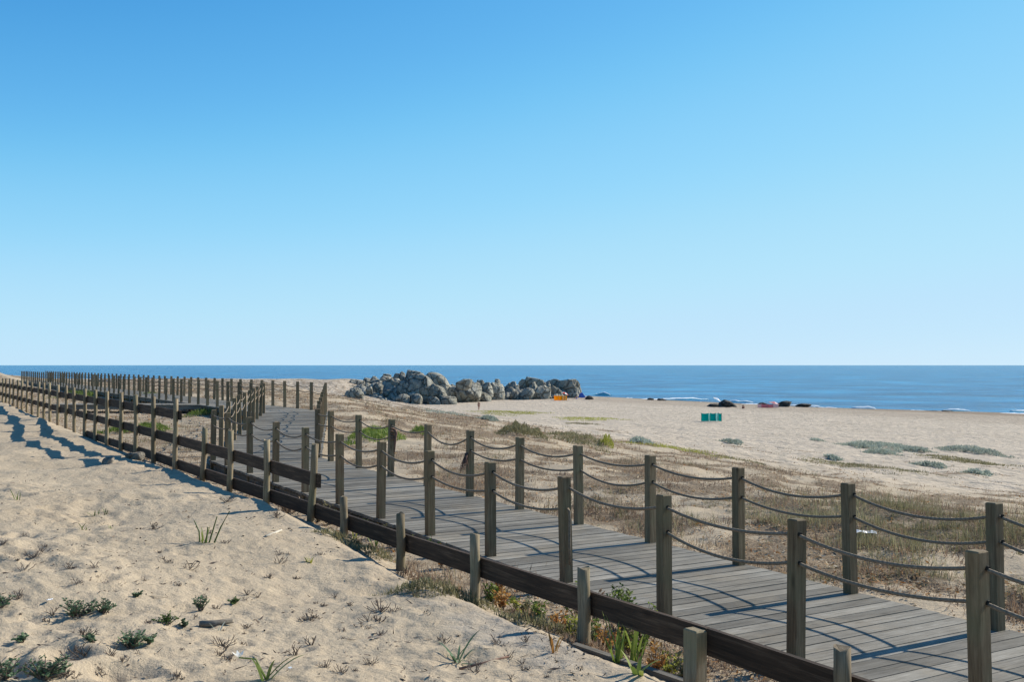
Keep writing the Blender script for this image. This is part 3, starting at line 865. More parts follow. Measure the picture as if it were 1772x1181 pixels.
tag(o, 'long jagged grey bedrock ledge running out from the dune across the beach', 'rock', 'large rocks of the headland outcrop')
chain = [(800, 814, 656, 666, 243), (822, 847, 677, 694, 231), (835, 852, 662, 684, 236), (849, 871, 662, 695, 233), (857, 865, 656, 668, 243),
         (871, 883, 662, 684, 240), (871, 888, 670, 694, 234), (879, 897, 660, 690, 238), (897, 913, 656, 680, 242), (895, 924, 671, 696, 232),
         (909, 937, 652, 680, 243), (912, 930, 661, 690, 238), (924, 950, 666, 696, 233), (936, 952, 661, 680, 241), (947, 970, 656, 680, 243),
         (950, 972, 667, 694, 236), (983, 1000, 680, 692, 236), (825, 838, 657, 682, 241), (884, 898, 678, 695, 231), (812, 830, 664, 684, 240), (958, 978, 676, 693, 238)]
for i, (x0, x1, a, b, D) in enumerate(chain):
    D += 10 + 24 * min(1, max(0, (x0 - 800) / 60))
    boulder(x0, x1, a, b, D, 30 + i, 'rounded grey boulder in the heaped chain of rocks reaching towards the water', 'boulder', 'boulders of the rock chain', 4, 'rock_grey', .95)
upper = [(678, 699, 646, 672, 243), (655, 683, 650, 672, 246), (641, 655, 651, 666, 250), (608, 632, 656, 672, 252), (692, 700, 643, 655, 245), (664, 676, 647, 658, 248), (626, 645, 654, 668, 254), (792, 815, 656, 670, 238), (672, 700, 656, 684, 240), (637, 668, 657, 674, 248)]
for i, (x0, x1, a, b, D) in enumerate(upper):
    boulder(x0, x1, a, b, D, 70 + i, 'angular grey rock on the upper slope of the headland, above the dune scrub', 'rock', 'upper rocks of the headland', 4, 'rock_grey', .9, 'rock')
lower = [(614, 628, 671, 690, 226), (605, 616, 675, 690, 226), (597, 607, 675, 689, 227), (634, 644, 669, 677, 232), (647, 661, 664, 675, 236), (706, 717, 679, 690, 230), (713, 729, 682, 699, 228), (686, 708, 682, 698, 229), (742, 762, 687, 699, 228), (760, 788, 685, 698, 229)]
r = np.random.default_rng(5)
for i in range(44):
    cx = r.uniform(590, 745); fx = (cx - 590) / 155
    top = r.uniform(668, 690) if cx > 640 else r.uniform(672, 684)
    w = r.uniform(6, 17); lower.append((cx - w / 2, cx + w / 2, top, top + w * r.uniform(.55, .9), 226 + (694 - top) * .55))
for i, (x0, x1, a, b, D) in enumerate(lower):
    boulder(x0, x1, a, b + 2, D, 100 + i, 'small grey rock scattered along the foot of the headland outcrop', 'rock', 'small rocks below the outcrop', 3, 'rock_grey', .9, 'rock')
dark = [(1226, 1250, 696, 706, 222, 'low dark rock on the sand behind the teal windbreak'), (1248, 1273, 692, 705, 222, 'dark humped rock at the water edge behind the teal windbreak'),
        (1349, 1367, 694, 704, 226, 'dark rock beside the pink parasol'), (1314, 1326, 694.5, 702, 228, 'small dark rock behind the pink windbreak'),
        (1120, 1130, 687, 693.5, 268, 'dark rounded rock standing in white surf'), (1139, 1151, 687.5, 695, 265, 'dark jagged rock in the surf beside a rounded one'),
        (1381, 1402, 697, 703.5, 226, 'low dark rocks in the surf past the pink windbreak'), (1598, 1626, 709, 714.5, 205, 'low dark reef at the water edge'),
        (1628, 1650, 708.8, 714.5, 204, 'low dark reef at the water edge'), (1700, 1716, 713, 717, 200, 'flat dark rock awash beside a line of foam'), (1013, 1028, 682, 692, 262, 'low dark rock just past the blue tent')]
for i, (x0, x1, a, b, D, lab) in enumerate(dark):
    boulder(x0, x1, a + (b - a) * .3 if i not in (1, 2) else a, b + 1, D, 200 + i, lab, 'rock', 'dark rocks at the water edge', 4, 'rock_dark', 1.1, 'rock')

# ================================================================== THINGS ON THE BEACH
def windbreak(px, py, plan, h, cols, label, poles='pole_wood', face=0.):
    """cloth panels between poles stuck in the sand; plan = corner offsets in metres, cols = (main, edge) per panel"""
    g = on_ground(px, py); root = empty('windbreak', g); tag(root, label, 'windbreak')
    P = [Vector((g.x + a, g.y + b, hz(g.x + a, g.y + b))) for a, b in plan]
    for p in P:
        V, F = tube([(p.x, p.y, p.z - .25), (p.x, p.y, p.z + h + .08)], .018, 6); child(obj('pole', mesh('pole', V, F, poles)), root)
    for i, c in enumerate(cols):
        a, b = P[i], P[i + 1]; d = (b - a); nn = Vector((d.y, -d.x, 0)).normalized()
        if nn.y > 0: nn = -nn
        V = []; F = []; n, m = 8, 5
        for q in range(n + 1):
            for w in range(m + 1):
                s, u = q / n, w / m
                p = a.lerp(b, s) + Vector((0, 0, .04 + (h - .04) * u)) + nn * (.14 * math.sin(math.pi * s) * math.sin(math.pi * (u * .8 + .1))) + Vector((0, 0, -.10 * math.sin(math.pi * s) * u))
                V.append(p)
        for q in range(n):
            for w in range(m): F.append((q * (m + 1) + w, (q + 1) * (m + 1) + w, (q + 1) * (m + 1) + w + 1, q * (m + 1) + w + 1))
        nV = len(V); V += [v + nn * -.006 for v in V]; F += [tuple(k + nV for k in f[::-1]) for f in F]
        child(obj('cloth_panel', mesh('cloth_panel', V, F, c, True)), root)
    return root
windbreak(1231, 729.5, [(-1.5, .3), (-.42, 0), (-.2, .0), (.7, .05), (1.1, .15), (1.55, -.15)], 1.3, ['teal_cloth', 'teal_pale_cloth', 'teal_cloth', 'teal_pale_cloth', 'teal_cloth'], 'teal cloth windbreak with pale stripes standing alone on the open sand')
windbreak(970, 693.8, [(-1.6, .2), (-.5, 0), (.5, .2), (.75, .25), (1.05, .3), (1.25, .35), (1.6, .5)], 1.25, ['yellow_cloth', 'yellow_cloth', 'pale_yellow_cloth', 'yellow_cloth', 'pale_yellow_cloth', 'yellow_cloth'], 'bright yellow cloth windbreak in front of the boulders')
windbreak(1330, 706.5, [(-2.2, .3), (-1.5, 0), (-.2, 0), (1.0, .1), (2.2, .5)], .85, ['pink_pale_cloth', 'pink_cloth', 'pink_cloth', 'pink_pale_cloth'], 'low pink windbreak near the water edge')

def parasol(loc, rad, h, tilt, c1, c2, label):
    root = empty('parasol', loc); tag(root, label, 'parasol')
    V, F = tube([(loc[0], loc[1], loc[2] - .3), (loc[0] + tilt * .6, loc[1], loc[2] + h)], .02, 6); child(obj('pole', mesh('pole', V, F, 'plastic_white')), root)
    top = Vector((loc[0] + tilt * .6, loc[1], loc[2] + h))
    rotm = Matrix.Rotation(tilt, 3, 'Y')
    for g in range(8):
        V = []; F = []
        for i in range(4):
            for j in range(4):
                a = (g + j / 3) * math.pi / 4; rr_ = rad * i / 3
                V.append(top + rotm @ Vector((rr_ * math.cos(a), rr_ * math.sin(a), -.35 * rad * (i / 3) ** 1.6 - (.04 * math.sin(math.pi * j / 3) * i / 3))))
        for i in range(3):
            for j in range(3): F.append((i * 4 + j, (i + 1) * 4 + j, (i + 1) * 4 + j + 1, i * 4 + j + 1))
        child(obj('canopy_panel', mesh('canopy_panel', V, F, c1 if g % 2 else c2, True)), root)
    return root
g = on_ground(977, 693.3); parasol((g.x, g.y + 1.2, hz(g.x, g.y + 1.2)), 1.0, 1.9, .35, 'red_cloth', 'white_cloth', 'red and white parasol over the yellow windbreak')
g = on_ground(1341, 706); parasol((g.x, g.y + 1.0, hz(g.x, g.y + 1)), 1.15, 1.25, .25, 'pink_cloth', 'pink_pale_cloth', 'faded pink parasol behind the low pink windbreak')
g = on_ground(1242, 704); parasol((g.x, g.y + 1.5, hz(g.x, g.y + 1.5)), .95, 1.75, .5, 'pale_blue_cloth', 'white_cloth', 'pale blue and white parasol tilted above the dark rocks')
# tent
g = on_ground(1007, 688.5); root = empty('beach_tent', g); tag(root, 'small blue beach tent at the end of the boulder chain', 'tent')
w, dp, h = .95, .8, 1.25
V = [(-w, -dp, 0), (w, -dp, 0), (w, dp, 0), (-w, dp, 0), (-.35, -.25, h), (.15, -.25, h), (.15, .3, h), (-.35, .3, h)]
V = [Vector(g) + Vector(v) for v in V]
child(obj('tent_cloth', mesh('tent_cloth', V, [(3, 2, 6, 7), (0, 3, 7, 4), (4, 5, 6, 7), (0, 1, 5, 4)], 'blue_cloth')), root)
child(obj('side_flap', mesh('side_flap', [V[1] + Vector((.02, 0, 0)), V[2] + Vector((.02, 0, 0)), V[6] + Vector((.02, 0, .01)), V[5] + Vector((.02, 0, .01)), V[1] + Vector((.35, -.05, 0)), V[2] + Vector((.35, 0, 0))], [(0, 1, 2, 3), (3, 2, 5, 4)], 'pale_blue_cloth')), root)

# people
def skin_body(name, joints, edges, mat, parent=None, loc=(0, 0, 0), rz=0.):
    me = bpy.data.meshes.new(name)
    me.from_pydata([j[0] for j in joints], edges, [])
    o = obj(name, me, None, loc, rz)
    md = o.modifiers.new('skin', 'SKIN'); md.use_smooth_shade = True
    for i, j in enumerate(joints):
        sv = me.skin_vertices[0].data[i]; q = j[1]; sv.radius = (q, q) if not isinstance(q, tuple) else q; sv.use_root = i == 0
    o.modifiers.new('sub', 'SUBSURF').levels = 1; o.modifiers['sub'].render_levels = 2
    me.materials.append(MATS[mat])
    if parent: child2(o, parent)
    return o
def child2(o, par):
    o.location = (0, 0, 0); o.rotation_euler = (0, 0, 0); o.parent = par
STAND = [((0, 0, .93), (.15, .10)), ((0, .02, 1.15), (.13, .09)), ((0, .03, 1.36), (.17, .10)), ((0, .03, 1.47), .055), ((0, .05, 1.56), (.075, .09)), ((0, .05, 1.66), (.07, .085)),
         ((.19, .03, 1.38), .05), ((.25, .0, 1.10), .04), ((.24, .10, .87), .032), ((.24, .14, .79), .035),
         ((-.19, .03, 1.38), .05), ((-.25, .02, 1.10), .04), ((-.23, -.08, .88), .032), ((-.22, -.10, .80), .035),
         ((.09, 0, .86), .085), ((.10, .12, .48), .058), ((.10, .02, .09), .04), ((.10, .15, .035), .035),
         ((-.09, 0, .86), .085), ((-.10, -.02, .48), .058), ((-.10, -.16, .10), .04), ((-.10, -.04, .035), .035)]
SE = [(0, 1), (1, 2), (2, 3), (3, 4), (4, 5), (2, 6), (6, 7), (7, 8), (8, 9), (2, 10), (10, 11), (11, 12), (12, 13), (0, 14), (14, 15), (15, 16), (16, 17), (0, 18), (18, 19), (19, 20), (20, 21)]
SIT = [((0, 0, .12), (.16, .13)), ((0, -.05, .34), (.13, .1)), ((0, -.03, .55), (.17, .1)), ((0, -.02, .66), .055), ((0, .01, .75), (.075, .09)), ((0, .01, .85), (.07, .085)),
       ((.19, -.03, .57), .05), ((.27, .08, .36), .04), ((.16, .30, .40), .032), ((.12, .36, .42), .035),
       ((-.19, -.03, .57), .05), ((-.27, .08, .36), .04), ((-.16, .30, .40), .032), ((-.12, .36, .42), .035),
       ((.10, .06, .12), .085), ((.13, .42, .42), .058), ((.12, .62, .08), .04), ((.12, .74, .035), .035),
       ((-.10, .06, .12), .085), ((-.13, .42, .42), .058), ((-.12, .62, .08), .04), ((-.12, .74, .035), .035)]
def person(loc, rz, J, top, bottom, label):
    o = skin_body('person', J, SE, 'skin', None, loc, rz); tag(o, label, 'person')
    up = 1.11
    def grow(ids, f): return [(J[i][0], tuple(q * f for q in (J[i][1] if isinstance(J[i][1], tuple) else (J[i][1],) * 2))) for i in ids]
    if top: skin_body('shirt', grow((1, 2, 6, 10), 1.18), [(0, 1), (1, 2), (1, 3)], top, o)
    skin_body('shorts', grow((0, 14, 18), 1.18), [(0, 1), (0, 2)], bottom, o)
    hd = J[5][0]
    skin_body('hair', [((hd[0], hd[1] - .02, hd[2] + .02), (.082, .095)), ((hd[0], hd[1] - .05, hd[2] - .07), (.075, .06))], [(0, 1)], 'hair', o)
    return o
g = on_ground(828.5, 710.5); person(tuple(g), math.radians(200), STAND, 'dark_red_cloth', 'dark_red_cloth', 'person in dark red clothes walking alone across the sand')
g = on_ground(998, 690.5); person(tuple(g), math.radians(60), SIT, None, 'blue_cloth', 'bare-chested person sitting on the sand between yellow windbreak and blue tent')
g = on_ground(1286, 707.5); person(tuple(g), math.radians(-30), SIT, None, 'dark_red_cloth', 'person sitting on the open sand between dark rocks and pink windbreak')

# ================================================================== PLANTS
def blades(base, az, lean, ln, wd, bend, tint):
    """thin two-segment leaf blades, one per row of base"""
    n = len(base); d = np.stack([np.cos(az) * np.sin(lean), np.sin(az) * np.sin(lean), np.cos(lean)], 1)
    l2 = lean + bend; d2 = np.stack([np.cos(az) * np.sin(l2), np.sin(az) * np.sin(l2), np.cos(l2)], 1)
    sd_ = np.stack([-np.sin(az), np.cos(az), np.zeros(n)], 1) * (wd / 2)[:, None]
    m = base + d * (ln * .55)[:, None]; tip = m + d2 * (ln * .45)[:, None]
    V = np.stack([base - sd_, base + sd_, m - sd_ * .8, m + sd_ * .8, tip], 1).reshape(-1, 3)
    k = np.arange(n)[:, None] * 5
    T = np.concatenate([k + [0, 1, 3], k + [0, 3, 2], k + [2, 3, 4]], 1).reshape(-1, 3)
    return V, T, np.repeat(tint, 5)
def flakes(c, ax, sd_, ln, wd, tint):
    n = len(c)
    V = np.stack([c - ax * (ln / 2)[:, None], c + sd_ * (wd / 2)[:, None], c + ax * (ln / 2)[:, None], c - sd_ * (wd / 2)[:, None]], 1).reshape(-1, 3)
    k = np.arange(n)[:, None] * 4
    T = np.concatenate([k + [0, 1, 2], k + [0, 2, 3]], 1).reshape(-1, 3)
    return V, T, np.repeat(tint, 4)
def unit(v): return v / np.maximum(np.linalg.norm(v, axis=1, keepdims=True), 1e-9)
def cat(parts):
    V = []; T = []; C = []; o = 0
    for v, t_, c in parts:
        V.append(v); T.append(t_ + o); C.append(c); o += len(v)
    return np.concatenate(V), np.concatenate(T), np.concatenate(C)

# --- uncountable scrub and litter over the seaward dune
def scatter(n, rmin, rmax, az=34, power=1.0):
    u = rng.random(n); r_ = rmin * (rmax / rmin) ** (u ** power)
    a = np.radians(rng.uniform(-az, az, n))
    return r_ * np.sin(a), r_ * np.cos(a)
def in_walk(t, v): return np.abs(v - walk_v(t)) < 1.22
def tufts(n, rmin, rmax, maskf, per, hgt, wd, mat, name, lean=.9, grow=True, spread=.10):
    x, y = scatter(n, rmin, rmax); t, v = tv(x, y)
    keep = (rng.random(n) < maskf(t, v, x, y)) & ~in_walk(t, v) & (v > VF + .1)
    x, y, t, v = x[keep], y[keep], t[keep], v[keep]
    dist = np.hypot(x, y); k = np.maximum(1., dist / 28) if grow else np.ones(len(x))
    sz = rng.uniform(.5, 1.25, len(x)) * (.7 + 1.5 * np.clip(fbm(x / 1.2, y / 1.2, 118, 3), -.35, .9))
    X = np.repeat(x, per); Y = np.repeat(y, per); S = np.repeat(sz, per); K = np.repeat(k, per)
    m = len(X)
    sp = spread * S * K ** .8
    X = X + rng.normal(0, 1, m) * sp; Y = Y + rng.normal(0, 1, m) * sp
    base = np.stack([X, Y, height(X, Y) - .01], 1)
    tin = np.clip(np.repeat(.5 + .45 * fbm(x / 2.2, y / 2.2, 120, 3), per) + rng.normal(0, .2, m), 0, 1)
    V, T, C = blades(base, rng.uniform(0, 2 * np.pi, m), np.abs(rng.normal(lean * .6, .35, m)), hgt * S * rng.uniform(.5, 1.2, m) * K ** .35, wd * K * rng.uniform(.6, 1.4, m), rng.normal(.3, .4, m), tin)
    o = obj(name, tri_mesh(name, V, T, mat, C)); return o
M1 = lambda t, v, x, y: scrub_mask(t, v, x, y) ** 1.2
patch = lambda sc, s, lo, hi: (lambda t, v, x, y: M1(t, v, x, y) * sstep(lo, hi, fbm(x / sc, y / sc, s, 3)))
o = tufts(52000, 7, 270, M1, 14, .13, .008, 'dry_scrub', 'dry_scrub', 1.2); tag(o, 'low dry brown scrub covering the dune beyond the boardwalk', 'scrub', kind='stuff')
o = tufts(17000, 8, 240, patch(3.2, 131, .05, .4), 16, .19, .006, 'olive_scrub', 'olive_scrub', .8); tag(o, 'olive green wiry scrub in patches over the dune', 'scrub', kind='stuff')
# thicker scrub near the right-hand posts
nearm = lambda t, v, x, y: M1(t, v, x, y) * sstep(7.5, 4.5, t) * sstep(3.4, 4.6, v) * sstep(15, 11, v) * sstep(-.45, .15, fbm(x / 2.1, y / 2.1, 143, 3))
o = tufts(15000, 8, 26, nearm, 18, .26, .005, 'olive_scrub', 'wiry_grass', .7, False, .09); tag(o, 'knee-high wiry olive grass beside the near boardwalk posts', 'grass', kind='stuff')
# litter of dead leaves
x, y = scatter(110000, 7, 85); t, v = tv(x, y)
lm = np.clip(scrub_mask(t, v, x, y) * (.5 + 1.2 * np.clip(fbm(x / 2.6, y / 2.6, 151, 3), -.3, 1)), 0, 1)
keep = (rng.random(len(x)) < lm) & ~in_walk(t, v) & (v > VF + .05)
x, y = x[keep], y[keep]; n = len(x); k = np.maximum(1, np.hypot(x, y) / 22)
ax = unit(np.stack([rng.normal(0, 1, n), rng.normal(0, 1, n), rng.normal(0, .35, n)], 1)); up = unit(np.stack([rng.normal(0, .6, n), rng.normal(0, .6, n), np.ones(n)], 1))
V, T, C = flakes(np.stack([x, y, height(x, y) + .012 + rng.random(n) * .02], 1), ax, unit(np.cross(up, ax)), rng.uniform(.025, .08, n) * k, rng.uniform(.01, .03, n) * k, np.clip(rng.normal(.62, .25, n) - .5 * np.clip(fbm(x / 1.4, y / 1.4, 160, 2), 0, 1), 0, 1))
tag(obj('leaf_litter', tri_mesh('leaf_litter', V, T, 'litter', C)), 'dead leaves and straw strewn over the dune sand', 'litter', kind='stuff')

def ground_patch(px, py, w, dpt, hgt, n, mat, name, label, category, group=None, blade=.05, seed=0, wid=.02, flat=1.2):
    """low leafy mound on the terrain: leaf blades over an elliptical footprint"""
    r = np.random.default_rng(seed + 900); g = on_ground(px, py)
    a = r.uniform(0, 2 * np.pi, n); q = np.sqrt(r.random(n)) * (1 + .25 * np.sin(a * 3 + seed) + .2 * np.sin(a * 7 + seed * 2)) * (1 + .12 * r.random(n) ** 5)
    x = g.x + np.cos(a) * q * w / 2; y = g.y + dpt / 2 + np.sin(a) * q * dpt / 2
    dome = np.clip(1 - q ** 2, 0, 1) ** .6 * hgt * (.75 + .5 * pn(x / (w * .17) , y / (dpt * .3), seed))
    z = height(x, y) + dome * np.sqrt(r.random(n)) - .01
    base = np.stack([x - g.x, y - g.y, z - g.z], 1)
    V, T, C = blades(base, r.uniform(0, 2 * np.pi, n), np.abs(r.normal(.6, .45, n)) * flat, blade * r.uniform(.6, 1.4, n), wid * r.uniform(.6, 1.4, n), r.normal(.2, .4, n), np.clip(r.normal(.45, .2, n) + .25 * pn(x / (w * .12), y / (dpt * .2), seed + 4), 0, 1))
    o = obj(name, tri_mesh(name, V, T, mat, C), None, g); tag(o, label, category, group)
    return o
# grey-green shrubs on the upper beach
SB = [(1562, 783, 118, 5, 1.1, 'wide silvery grey-green shrub spreading over the upper beach', 4200), (1497, 777, 34, 2, .7, 'small silvery shrub just landward of the widest one', 900),
      (1603, 785, 40, 2.2, .9, 'dense silvery mound on the near edge of the widest shrub', 1300), (1540, 788, 48, 2.2, .8, 'ragged silvery shrub in front of the widest one', 1300),
      (1720, 790, 76, 4.5, 1.1, 'dense round green-grey shrub standing apart on the beach', 3200), (1276, 770, 36, 2, .8, 'small grey shrub alone below the teal windbreak', 900),
      (1632, 811, 40, 1.8, .6, 'low grey shrub among olive scrub on the upper beach', 900), (1716, 824, 32, 1.6, .6, 'low blue-grey shrub at the edge of the olive scrub', 800),
      (1453, 799, 16, 1.2, .5, 'tiny dark green shrub on pale sand', 400), (1117, 769, 32, 2, .5, 'flat grey shrub on pale sand beyond the rope railing', 700),
      (1422, 765, 18, 1.6, .3, 'low brownish tuft alone on the open beach', 300)]
for i, (px, py, wpx, dp, h, lab, n) in enumerate(SB):
    D = on_ground(px, py).y
    ground_patch(px, py, wpx * D / FPX, dp * 2.3, h * .5, int(n * 1.5), 'silver_leaf', 'shrub', lab, 'shrub', 'silvery shrubs of the upper beach', .16, 20 + i, .06, 1.1)
for i, (px, py, wpx, dp, h, lab, n, mt) in enumerate([
        (905, 757, 80, 3.5, .75, 'olive green mound of groundcover on the dune slope', 3600, 'olive_scrub'), (1010, 776, 110, 8, .35, 'long trailing olive groundcover beside the green mound', 2600, 'olive_scrub'),
        (1055, 776, 24, 1.6, .7, 'upright yellow-green tuft beyond the rope railing', 700, 'yellow_green'), (880, 720, 130, 18, .3, 'yellow-green mat of plants where the dune meets the sand', 3600, 'yellow_green'),
        (1020, 729, 110, 9, .22, 'thin yellow-green strip of plants on the sand', 2200, 'yellow_green'),
        (1590, 822, 150, 9, .25, 'long olive drift of low plants below the wide silvery shrub', 2200, 'olive_scrub'), (1720, 806, 110, 10, .3, 'olive drift of low plants beside the round green-grey shrub', 2200, 'olive_scrub'),
        (1480, 812, 90, 7, .2, 'thin olive strip of plants on the upper beach', 1100, 'olive_scrub'), (1200, 786, 190, 8, .16, 'long sparse yellow-green line of plants along the dune foot', 1500, 'yellow_green'),
        (1300, 800, 120, 6, .18, 'sparse olive line of plants landward of the small grey shrub', 900, 'olive_scrub'), (760, 716, 90, 14, .25, 'sparse grey-green plants on the slope below the domed rock', 1000, 'silver_leaf'), (628, 770, 90, 4, .5, 'bright green groundcover behind the rope railing at the bend', 2600, 'bright_leaf'),
        (1010, 735, 60, 4, .2, 'sparse olive plants on pale sand', 800, 'olive_scrub'), (722, 752, 24, 1.5, .3, 'small green patch on the dune behind the railing', 500, 'bright_leaf'),
        (845, 728, 34, 3, .4, 'grey-green patch near the yellow-green mat', 1600, 'silver_leaf'), (635, 682, 60, 8, .5, 'olive green mat on the slope below the headland rocks', 1600, 'olive_scrub'), (690, 668, 40, 8, .8, 'brown-green mat between the headland rocks', 900, 'olive_scrub'),
        (340, 722, 70, 3, .45, 'bright green grass below the side landing of the boardwalk', 1500, 'bright_leaf'), (205, 752, 100, 2.6, .35, 'lush green plants behind the plank fence', 2600, 'bright_leaf'), (110, 690, 60, 4, .8, 'green bush between plank fence and far railing', 1600, 'bright_leaf'), (225, 694, 50, 4, .5, 'green bush beside the far boardwalk', 1200, 'bright_leaf')]):
    g = on_ground(px, py); D = g.y
    ground_patch(px, py, wpx * D / FPX, dp * 1.2, h * .6, n, mt, 'groundcover', lab, 'plant', 'green patches over the dune', .14 if D > 60 else .10, 60 + i, .05 if D > 60 else .022, .9)

# --- leafy sprigs on the landward sand
def creeper(seed, rad, hgt, stems, leaf, n_per, mat, stem_mat='twig'):
    r = np.random.default_rng(seed); SV = []; parts = []
    for s in range(stems):
        a = r.uniform(0, 2 * np.pi); el = r.uniform(.25, 1.1); L = rad * r.uniform(.55, 1.1)
        p0 = np.array([r.normal(0, rad * .12), r.normal(0, rad * .12), 0]); pts = [p0]
        for q in range(1, 6):
            f = q / 5; pts.append(p0 + np.array([math.cos(a + .3 * f) * L * f * math.cos(el * .8), math.sin(a + .3 * f) * L * f * math.cos(el * .8), hgt * math.sin(el) * f * (1.3 - .3 * f)]))
        SV.append(tube(pts, [.004, .004, .003, .003, .002, .0015], 4))
        f = r.uniform(.2, 1.02, n_per); ip = np.clip((f * 5).astype(int), 0, 4); fr = (f * 5 - ip)[:, None]
        P = np.array(pts); c = P[ip] * (1 - fr) + P[ip + 1] * fr
        th_ = r.uniform(0, 2 * np.pi, n_per); ax = unit(np.stack([np.cos(th_), np.sin(th_), r.uniform(.1, .9, n_per)], 1))
        sdv = unit(np.cross(ax, unit(r.normal(size=(n_per, 3)))))
        ln = leaf * r.uniform(.7, 1.3, n_per)
        parts.append(flakes(c + ax * (ln / 2)[:, None], ax, sdv, ln, ln * .5, np.clip(r.normal(.45, .22, n_per) + .3 * (f - .6), 0, 1)))
    V, T, C = cat(parts)
    return tri_mesh('sprig', V, T, mat, C), SV
def plant_from(name, px, py, me_sv, label, category, group=None, rz=0.):
    me, SV = me_sv; g = on_ground(px, py); o = obj(name, me, None, g, rz); tag(o, label, category, group)
    if SV:
        V, F = join(SV); sm = tri_from(V, F, 'twig'); c = obj('stem', sm); c.parent = o
    return o
def tri_from(V, F, mat):
    me = mesh('stem', V, F, mat); a = me.attributes.new('tint', 'FLOAT', 'POINT'); a.data.foreach_set('value', np.full(len(V), .5, np.float32)); return me
for i, (px, py, rad, h, st, lab) in enumerate([
        (135, 1068, .13, .12, 26, 'sprawling dark green leafy plant with bare stems on the sand'), (180, 1062, .09, .10, 15, 'dark green sprig touching the sprawling leafy plant'),
        (226, 1122, .09, .10, 24, 'compact blue-green leafy clump on the sand'), (259, 1116, .045, .07, 8, 'tiny blue-green sprig beside the compact clump'),
        (78, 1176, .14, .13, 30, 'bushy dark green plant low on the sand slope'), (162, 1114, .06, .06, 10, 'small flat green plant between two leafy clumps'),
        (288, 1082, .08, .07, 12, 'dull green tuft with dry tips on the sand'), (318, 1086, .04, .05, 7, 'tiny green sprig beside the dull green tuft'),
        (4, 1052, .10, .10, 14, 'green leafy plant at the foot of the sand rise with grey shade'), (8, 1178, .10, .12, 16, 'blue-green leafy plant close to the bushy dark one'),
        (405, 1046, .06, .04, 9, 'flat light green tuft on open sand'), (238, 1034, .035, .05, 6, 'tiny green tip sticking out of a sand hollow'), (40, 1112, .06, .05, 8, 'thin grey-green sprig lying on the sand'), (346, 1058, .06, .12, 9, 'single upright green sprig with a bare stalk')]):
    plant_from('leafy_plant', px, py, creeper(300 + i, rad, h, st, .022, 16, 'blue_green_leaf' if i not in (6, 10) else 'green_leaf'), lab, 'plant', 'leafy plants on the sand', i * 1.1)

def straps(seed, n, ln, wd, spread, curl, mat, up=.5):
    r = np.random.default_rng(seed); V = []; T = []; C = []
    for i in range(n):
        a = r.uniform(0, 2 * np.pi); L = ln * r.uniform(.6, 1.1); lean = spread * r.uniform(.4, 1.2); tw = r.normal(0, .3); o = len(V); p = np.array([r.normal(0, .015), r.normal(0, .015), -.02]); m = 7; tn = r.uniform(.2, .9)
        for q in range(m + 1):
            f = q / m; w = wd * (.75 + .5 * f) * (1 - f ** 3.5) + .0005
            s = np.array([-math.sin(a + tw * f), math.cos(a + tw * f), .25 * math.sin(i)]) * w / 2
            V += [p - s, p + s]; C += [tn, min(1, tn + .15)]
            l = lean + curl * f * f; p = p + np.array([math.cos(a) * math.sin(l), math.sin(a) * math.sin(l), math.cos(l)]) * L / m
            if q: T += [(o + 2 * q - 2, o + 2 * q - 1, o + 2 * q + 1), (o + 2 * q - 2, o + 2 * q + 1, o + 2 * q)]
    return tri_mesh('leaves', np.array(V), np.array(T), mat, np.array(C))
